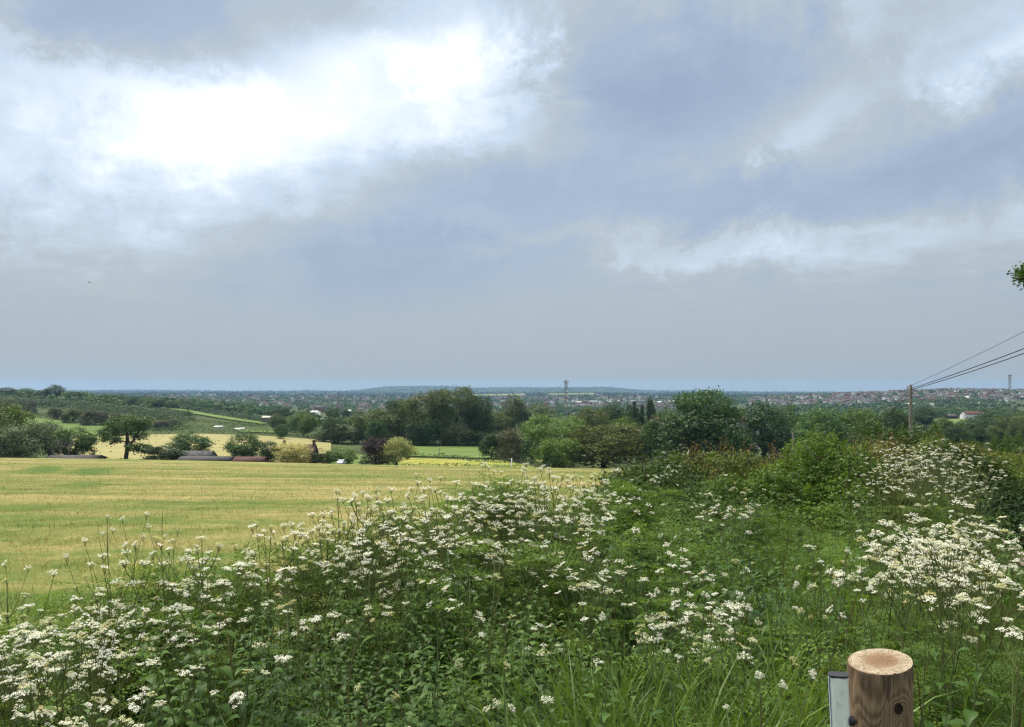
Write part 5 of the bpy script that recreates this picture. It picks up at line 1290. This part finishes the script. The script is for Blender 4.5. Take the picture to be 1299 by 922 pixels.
def wood_post_mats():
    t = NT('post_side'); o = t.n('ShaderNodeTexCoord').outputs['Object']
    s = t.n('ShaderNodeSeparateXYZ', inp={0: o}).outputs
    # field whose contour lines make the flat-sawn figure; knots bend it
    an = t.math('ARCTAN2', s[0], t.math('MULTIPLY', s[1], -1.0))
    P = t.n('ShaderNodeCombineXYZ', inp={0: t.math('MULTIPLY', an, .075), 1: s[2], 2: 0.0}).outputs[0]
    big = t.noise(t.n('ShaderNodeMapping', inp={'Vector': P, 'Scale': (9, 3.2, 1)}).outputs[0], 1.0, 2, .5)
    fld = t.math('MULTIPLY', big, 1.4)
    for kx, kz, w, am in ((.012, .885, .045, .9), (-.042, .80, .06, .5), (.055, .7, .06, .6)):
        m = t.n('ShaderNodeMapping', vector_type='TEXTURE', inp={'Vector': P, 'Location': (kx, kz, 0), 'Scale': (w * .7, w, 1)})
        ln = t.n('ShaderNodeVectorMath', operation='LENGTH', inp={0: m.outputs[0]}).outputs['Value']
        fld = t.math('ADD', fld, t.math('MULTIPLY', t.math('EXPONENT', t.math('MULTIPLY', t.math('MULTIPLY', ln, ln), -1.0)), am))
    rings = t.math('MULTIPLY_ADD', t.math('SINE', t.math('MULTIPLY', fld, 62.0)), .5, .5)
    grain = t.noise(t.n('ShaderNodeMapping', inp={'Vector': P, 'Scale': (260, 9, 1)}).outputs[0], 1.0, 5, .6)
    st = t.noise(t.n('ShaderNodeMapping', inp={'Vector': P, 'Scale': (36, 7, 1)}).outputs[0], 1.0, 4, .6)
    c = t.ramp(t.math('ADD', t.math('MULTIPLY', rings, .30), t.math('ADD', t.math('MULTIPLY', grain, .75), t.math('MULTIPLY_ADD', st, .5, -.30))), [(.15, (.085, .052, .030)), (.42, (.19, .125, .072)), (.66, (.29, .205, .125)), (.92, (.39, .295, .195))])
    topz = t.n('ShaderNodeMapRange', inp={0: s[2], 1: .93, 2: 1.03, 3: 0.0, 4: .25}).outputs[0]
    stf = t.n('ShaderNodeMapRange', interpolation_type='SMOOTHSTEP', inp={0: t.math('ADD', st, topz), 1: .60, 2: .74, 3: 0.0, 4: .75}).outputs[0]
    c = t.mix(stf, c, (.050, .032, .022))
    # drying cracks: thin dark vertical lines
    cr = t.noise(t.n('ShaderNodeMapping', inp={'Vector': P, 'Scale': (60, 2.4, 1)}).outputs[0], 1.0, 2, .4)
    crk = t.n('ShaderNodeMapRange', interpolation_type='SMOOTHSTEP', inp={0: t.math('ABSOLUTE', t.math('SUBTRACT', cr, .5)), 1: .004, 2: .016, 3: .8, 4: 0.0}).outputs[0]
    c = t.mix(t.math('MULTIPLY', crk, t.n('ShaderNodeMapRange', inp={0: big, 1: .45, 2: .55, 3: 0.0, 4: 1.0}).outputs[0]), c, (.02, .014, .01))
    b = t.n('ShaderNodeBump', inp={'Strength': .45, 'Distance': .003, 'Height': t.math('SUBTRACT', t.math('ADD', grain, t.math('MULTIPLY', rings, .4)), crk)})
    p = t.n('ShaderNodeBsdfPrincipled', inp={'Base Color': c, 'Roughness': .75, 'Specular IOR Level': .3, 'Normal': b.outputs[0]})
    side = t.out(p.outputs[0])
    t = NT('post_end_grain'); o = t.n('ShaderNodeTexCoord').outputs['Object']; s = t.n('ShaderNodeSeparateXYZ', inp={0: o}).outputs
    x, y = t.math('ADD', s[0], -.004), t.math('ADD', s[1], -.003)
    rr = t.math('SQRT', t.math('ADD', t.math('MULTIPLY', x, x), t.math('MULTIPLY', y, y)))
    nz = t.noise(o, 26, 3); rr = t.math('ADD', rr, t.math('MULTIPLY_ADD', nz, .010, -.005))
    ring = t.math('MULTIPLY_ADD', t.math('SINE', t.math('MULTIPLY', rr, 1150.0)), .5, .5)
    fine = t.noise(o, 240, 3, .7)
    c = t.ramp(t.math('DIVIDE', rr, .075), [(0, (.15, .085, .045)), (.28, (.19, .11, .058)), (.45, (.25, .165, .095)), (.60, (.42, .365, .25)), (.9, (.475, .42, .305)), (1, (.24, .18, .115))])
    an = t.math('ARCTAN2', y, x); ck = t.noise(t.n('ShaderNodeCombineXYZ', inp={0: t.math('MULTIPLY', an, 3.2), 1: t.math('MULTIPLY', rr, 9.0), 2: 0.0}).outputs[0], 2.4, 2, .5)
    ck = t.n('ShaderNodeMapRange', interpolation_type='SMOOTHSTEP', inp={0: t.math('ABSOLUTE', t.math('SUBTRACT', ck, .5)), 1: .002, 2: .020, 3: .75, 4: 0.0}).outputs[0]
    bl = t.noise(o, 45, 5, .7); fleck = t.n('ShaderNodeMapRange', inp={0: fine, 1: .42, 2: .66, 3: 0.0, 4: .8}).outputs[0]
    c = t.mix(t.math('MULTIPLY', ring, .5), c, (.20, .125, .07)); c = t.mix(fleck, c, (.22, .15, .09)); c = t.mix(t.n('ShaderNodeMapRange', inp={0: bl, 1: .48, 2: .68, 3: 0.0, 4: .55}).outputs[0], c, (.17, .115, .07))
    c = t.mix(ck, c, (.04, .026, .016))
    b = t.n('ShaderNodeBump', inp={'Strength': .4, 'Distance': .002, 'Height': t.math('ADD', fine, ring)})
    p = t.n('ShaderNodeBsdfPrincipled', inp={'Base Color': c, 'Roughness': .85, 'Specular IOR Level': .2, 'Normal': b.outputs[0]})
    end = t.out(p.outputs[0])
    return side, end

def build_post():
    side, end = wood_post_mats()
    Y = 2.02; X = ux(1116.5, Y); zg = h1(X, Y); zt = EYE - (838 - HZ) / F * Y; r = .0718
    t = empty('wooden_post', (X, Y, 0), 0, 'thick round wooden post with sawn top in the lower right corner', 'post')
    n = 96; rg = np.random.default_rng(8); th = np.arange(n) / n * 2 * math.pi
    prof = r * (1 + .010 * np.sin(th * 2 + .6) + .006 * np.sin(th * 3) + .004 * np.sin(th * 7 + 1))
    crack = np.exp(-((np.angle(np.exp(1j * (th - 4.71 - .05)))) / .035) ** 2) * .006 + np.exp(-((np.angle(np.exp(1j * (th - 4.1)))) / .03) ** 2) * .004 + np.exp(-((np.angle(np.exp(1j * (th - 5.35)))) / .03) ** 2) * .003
    g = Geo(); zs = np.concatenate([np.linspace(zg - .3, zt - .03, 24), [zt - .010, zt - .004, zt - .0012]]); V = []
    for i, z in enumerate(zs):
        k = (1.0, 1.0, .997, .985)[max(0, i - len(zs) + 4)] if i >= len(zs) - 3 else 1.0
        cd = crack * np.clip((z - (zt - .25)) / .25, 0, 1)
        wob = 1 + .006 * np.sin(z * 9 + th * 2) - .004 * (z - zt)
        rr = (prof * wob - cd) * k
        V.append(np.stack([rr * np.cos(th), rr * np.sin(th), np.full(n, z)], 1))
    V = np.concatenate(V); m = len(zs)
    Fq = [(i * n + j, i * n + (j + 1) % n, (i + 1) * n + (j + 1) % n, (i + 1) * n + j) for i in range(m - 1) for j in range(n)]
    kk = np.clip((V[:, 2] - (zt - .2)) / .2, 0, 1); V[:, 2] += kk * (.13 * V[:, 0] + .11 * V[:, 1])
    g.add(V, Fq); g.obj('shaft', side, t, smooth=True)
    ring = V[-n:].copy(); rows = [ring]; g = Geo(); VV = []
    for q in (1, .85, .6, .3):
        p = ring * np.array([q, q, 1]); p[:, 2] = zt - .0012 + .13 * p[:, 0] + .11 * p[:, 1] + .0012 * (1 - q) + rg.normal(0, .0005, n) * (q < 1); VV.append(p)
    VV.append(np.array([[0, 0, zt]])); VV = np.concatenate(VV)
    Fq = [(i * n + j, i * n + (j + 1) % n, (i + 1) * n + (j + 1) % n, (i + 1) * n + j) for i in range(3) for j in range(n)]
    g.add(VV, Fq).add(VV, [(3 * n + j, 3 * n + (j + 1) % n, 4 * n) for j in range(n)])
    g.obj('sawn_end', end, t)
    # knot facing the camera
    an = -math.pi / 2 + .17; kz = EYE - (899 - HZ) / F * (Y - r); km = flat_mat('knot_wood', (.045, .027, .017), .9, scale=60, col2=(.012, .008, .006), bump=.6)
    rim = flat_mat('knot_rim', (.12, .07, .04), .8, scale=40)
    c = np.array([math.cos(an), math.sin(an), 0]); s = np.array([-c[1], c[0], 0]); a = np.arange(28) / 28 * 2 * math.pi
    g = Geo(); VV = []
    for q, o in ((1.0, -.001), (.86, .0035), (.7, .003), (.55, .0005), (.25, .001)):
        px_ = s[None] * (np.cos(a) * .0098 * q)[:, None]; VV.append(c * (r * .998 + o) + px_ + np.array([0, 0, 1.]) * (np.sin(a) * .0135 * q + kz)[:, None])
    VV.append((c * (r + .001) + np.array([0, 0, kz]))[None]); VV = np.concatenate(VV)
    g.add(VV, [(i * 28 + j, i * 28 + (j + 1) % 28, (i + 1) * 28 + (j + 1) % 28, (i + 1) * 28 + j) for i in range(4) for j in range(28)]).add(VV, [(4 * 28 + j, 4 * 28 + (j + 1) % 28, 140) for j in range(28)])
    g.obj('knot', km, t, smooth=True)
    # galvanised gate upright with black cap, close on the left of the post
    tm = NT('galvanised_zinc'); o = tm.n('ShaderNodeTexCoord').outputs['Object']
    vz = tm.n('ShaderNodeTexVoronoi', inp={'Vector': o, 'Scale': 85.0}); nz = tm.noise(o, 22, 5, .65)
    col = tm.ramp(tm.math('ADD', tm.math('MULTIPLY', vz.outputs[1], .28), tm.math('MULTIPLY', nz, .75)), [(.25, (.70, .73, .75)), (.5, (.90, .92, .93)), (.75, (.95, .96, .97))])
    p = tm.n('ShaderNodeBsdfPrincipled', inp={'Base Color': col, 'Metallic': .25, 'Roughness': tm.math('MULTIPLY_ADD', nz, .25, .28)})
    zinc = tm.out(p.outputs[0])
    blk = flat_mat('black_plastic', (.02, .02, .022), .5, scale=30)
    Yg = 1.93; xc = ux(1070, Yg); t = empty('gate_upright', (xc, Yg, 0), -.05, 'pale galvanised metal upright with black cap against the left side of the wooden post', 'gate post')
    zt2 = EYE - (858 - HZ) / F * Yg
    t.rotation_euler = (0, rad(-2.8), -.36); t.location.x += .041
    def rbox(w, d, rd, z0, z1, k=5):
        pts = []
        for cx, cy, a0 in ((w / 2 - rd, d / 2 - rd, 0), (-w / 2 + rd, d / 2 - rd, 90), (-w / 2 + rd, -d / 2 + rd, 180), (w / 2 - rd, -d / 2 + rd, 270)):
            for i in range(k + 1): a_ = rad(a0 + 90 * i / k); pts.append((cx + rd * math.cos(a_), cy + rd * math.sin(a_)))
        q = len(pts); V = [(x, y, z0) for x, y in pts] + [(x, y, z1) for x, y in pts]
        g = Geo().add(V, [(i, (i + 1) % q, q + (i + 1) % q, q + i) for i in range(q)])
        return g.add(V, [(q, q + i, q + i + 1) for i in range(1, q - 1)])
    rbox(.041, .040, .0195, zg - .2, zt2 - .0045, 10).obj('tube', zinc, t, smooth=True)
    Geo().box(-.0225, -.0208, -.010, .016, zg - .2, zt2 - .005).obj('flange', flat_mat('dull_zinc', (.42, .50, .55), .5, metal=.3, scale=20), t)
    rbox(.045, .036, .012, zt2 - .002, zt2 + .0012).obj('cap', blk, t)
    bz = EYE - (915 - HZ) / F * Yg
    Geo().tube([(.0195, -.006, bz), (.030, -.006, bz)], [.011, .011], 6).tube([(.0301, -.006, bz), (.035, -.006, bz)], [.006, .006], 10).obj('bolt', blk, t)

fore_mats(); build_stuff(); build_parsley(); build_hedge_row(); build_post()

# ------------------------------------------------------------------ haze
def build_haze():
    g = Geo().box(-18500, 18500, -22, 13200, -75, 128)
    t = NT('haze_air')
    v = t.n('ShaderNodeVolumePrincipled', inp={'Color': (.42, .68, 1.0, 1), 'Density': 5.2e-5, 'Anisotropy': .3})
    o = t.n('ShaderNodeOutputMaterial'); t.t.links.new(v.outputs[0], o.inputs['Volume'])
    ob = g.obj('haze', t.mat); tag(ob, kind='stuff')
build_haze()

# ------------------------------------------------------------------ render settings
SC.render.engine = 'CYCLES'
SC.view_settings.view_transform = 'Standard'; SC.view_settings.look = 'None'
SC.view_settings.exposure = 0.56; SC.view_settings.gamma = 1.0; SC.view_settings.use_curve_mapping = False
c = SC.cycles
c.use_denoising = True
try:
    c.denoiser = 'OPENIMAGEDENOISE'; c.denoising_input_passes = 'RGB_ALBEDO_NORMAL'; c.denoising_prefilter = 'NONE'
except Exception: pass
c.pixel_filter_type = 'BLACKMAN_HARRIS'; c.filter_width = 1.3
c.max_bounces = 6; c.diffuse_bounces = 3; c.glossy_bounces = 2; c.transmission_bounces = 4; c.volume_bounces = 0; c.transparent_max_bounces = 6
c.caustics_reflective = False; c.caustics_refractive = False
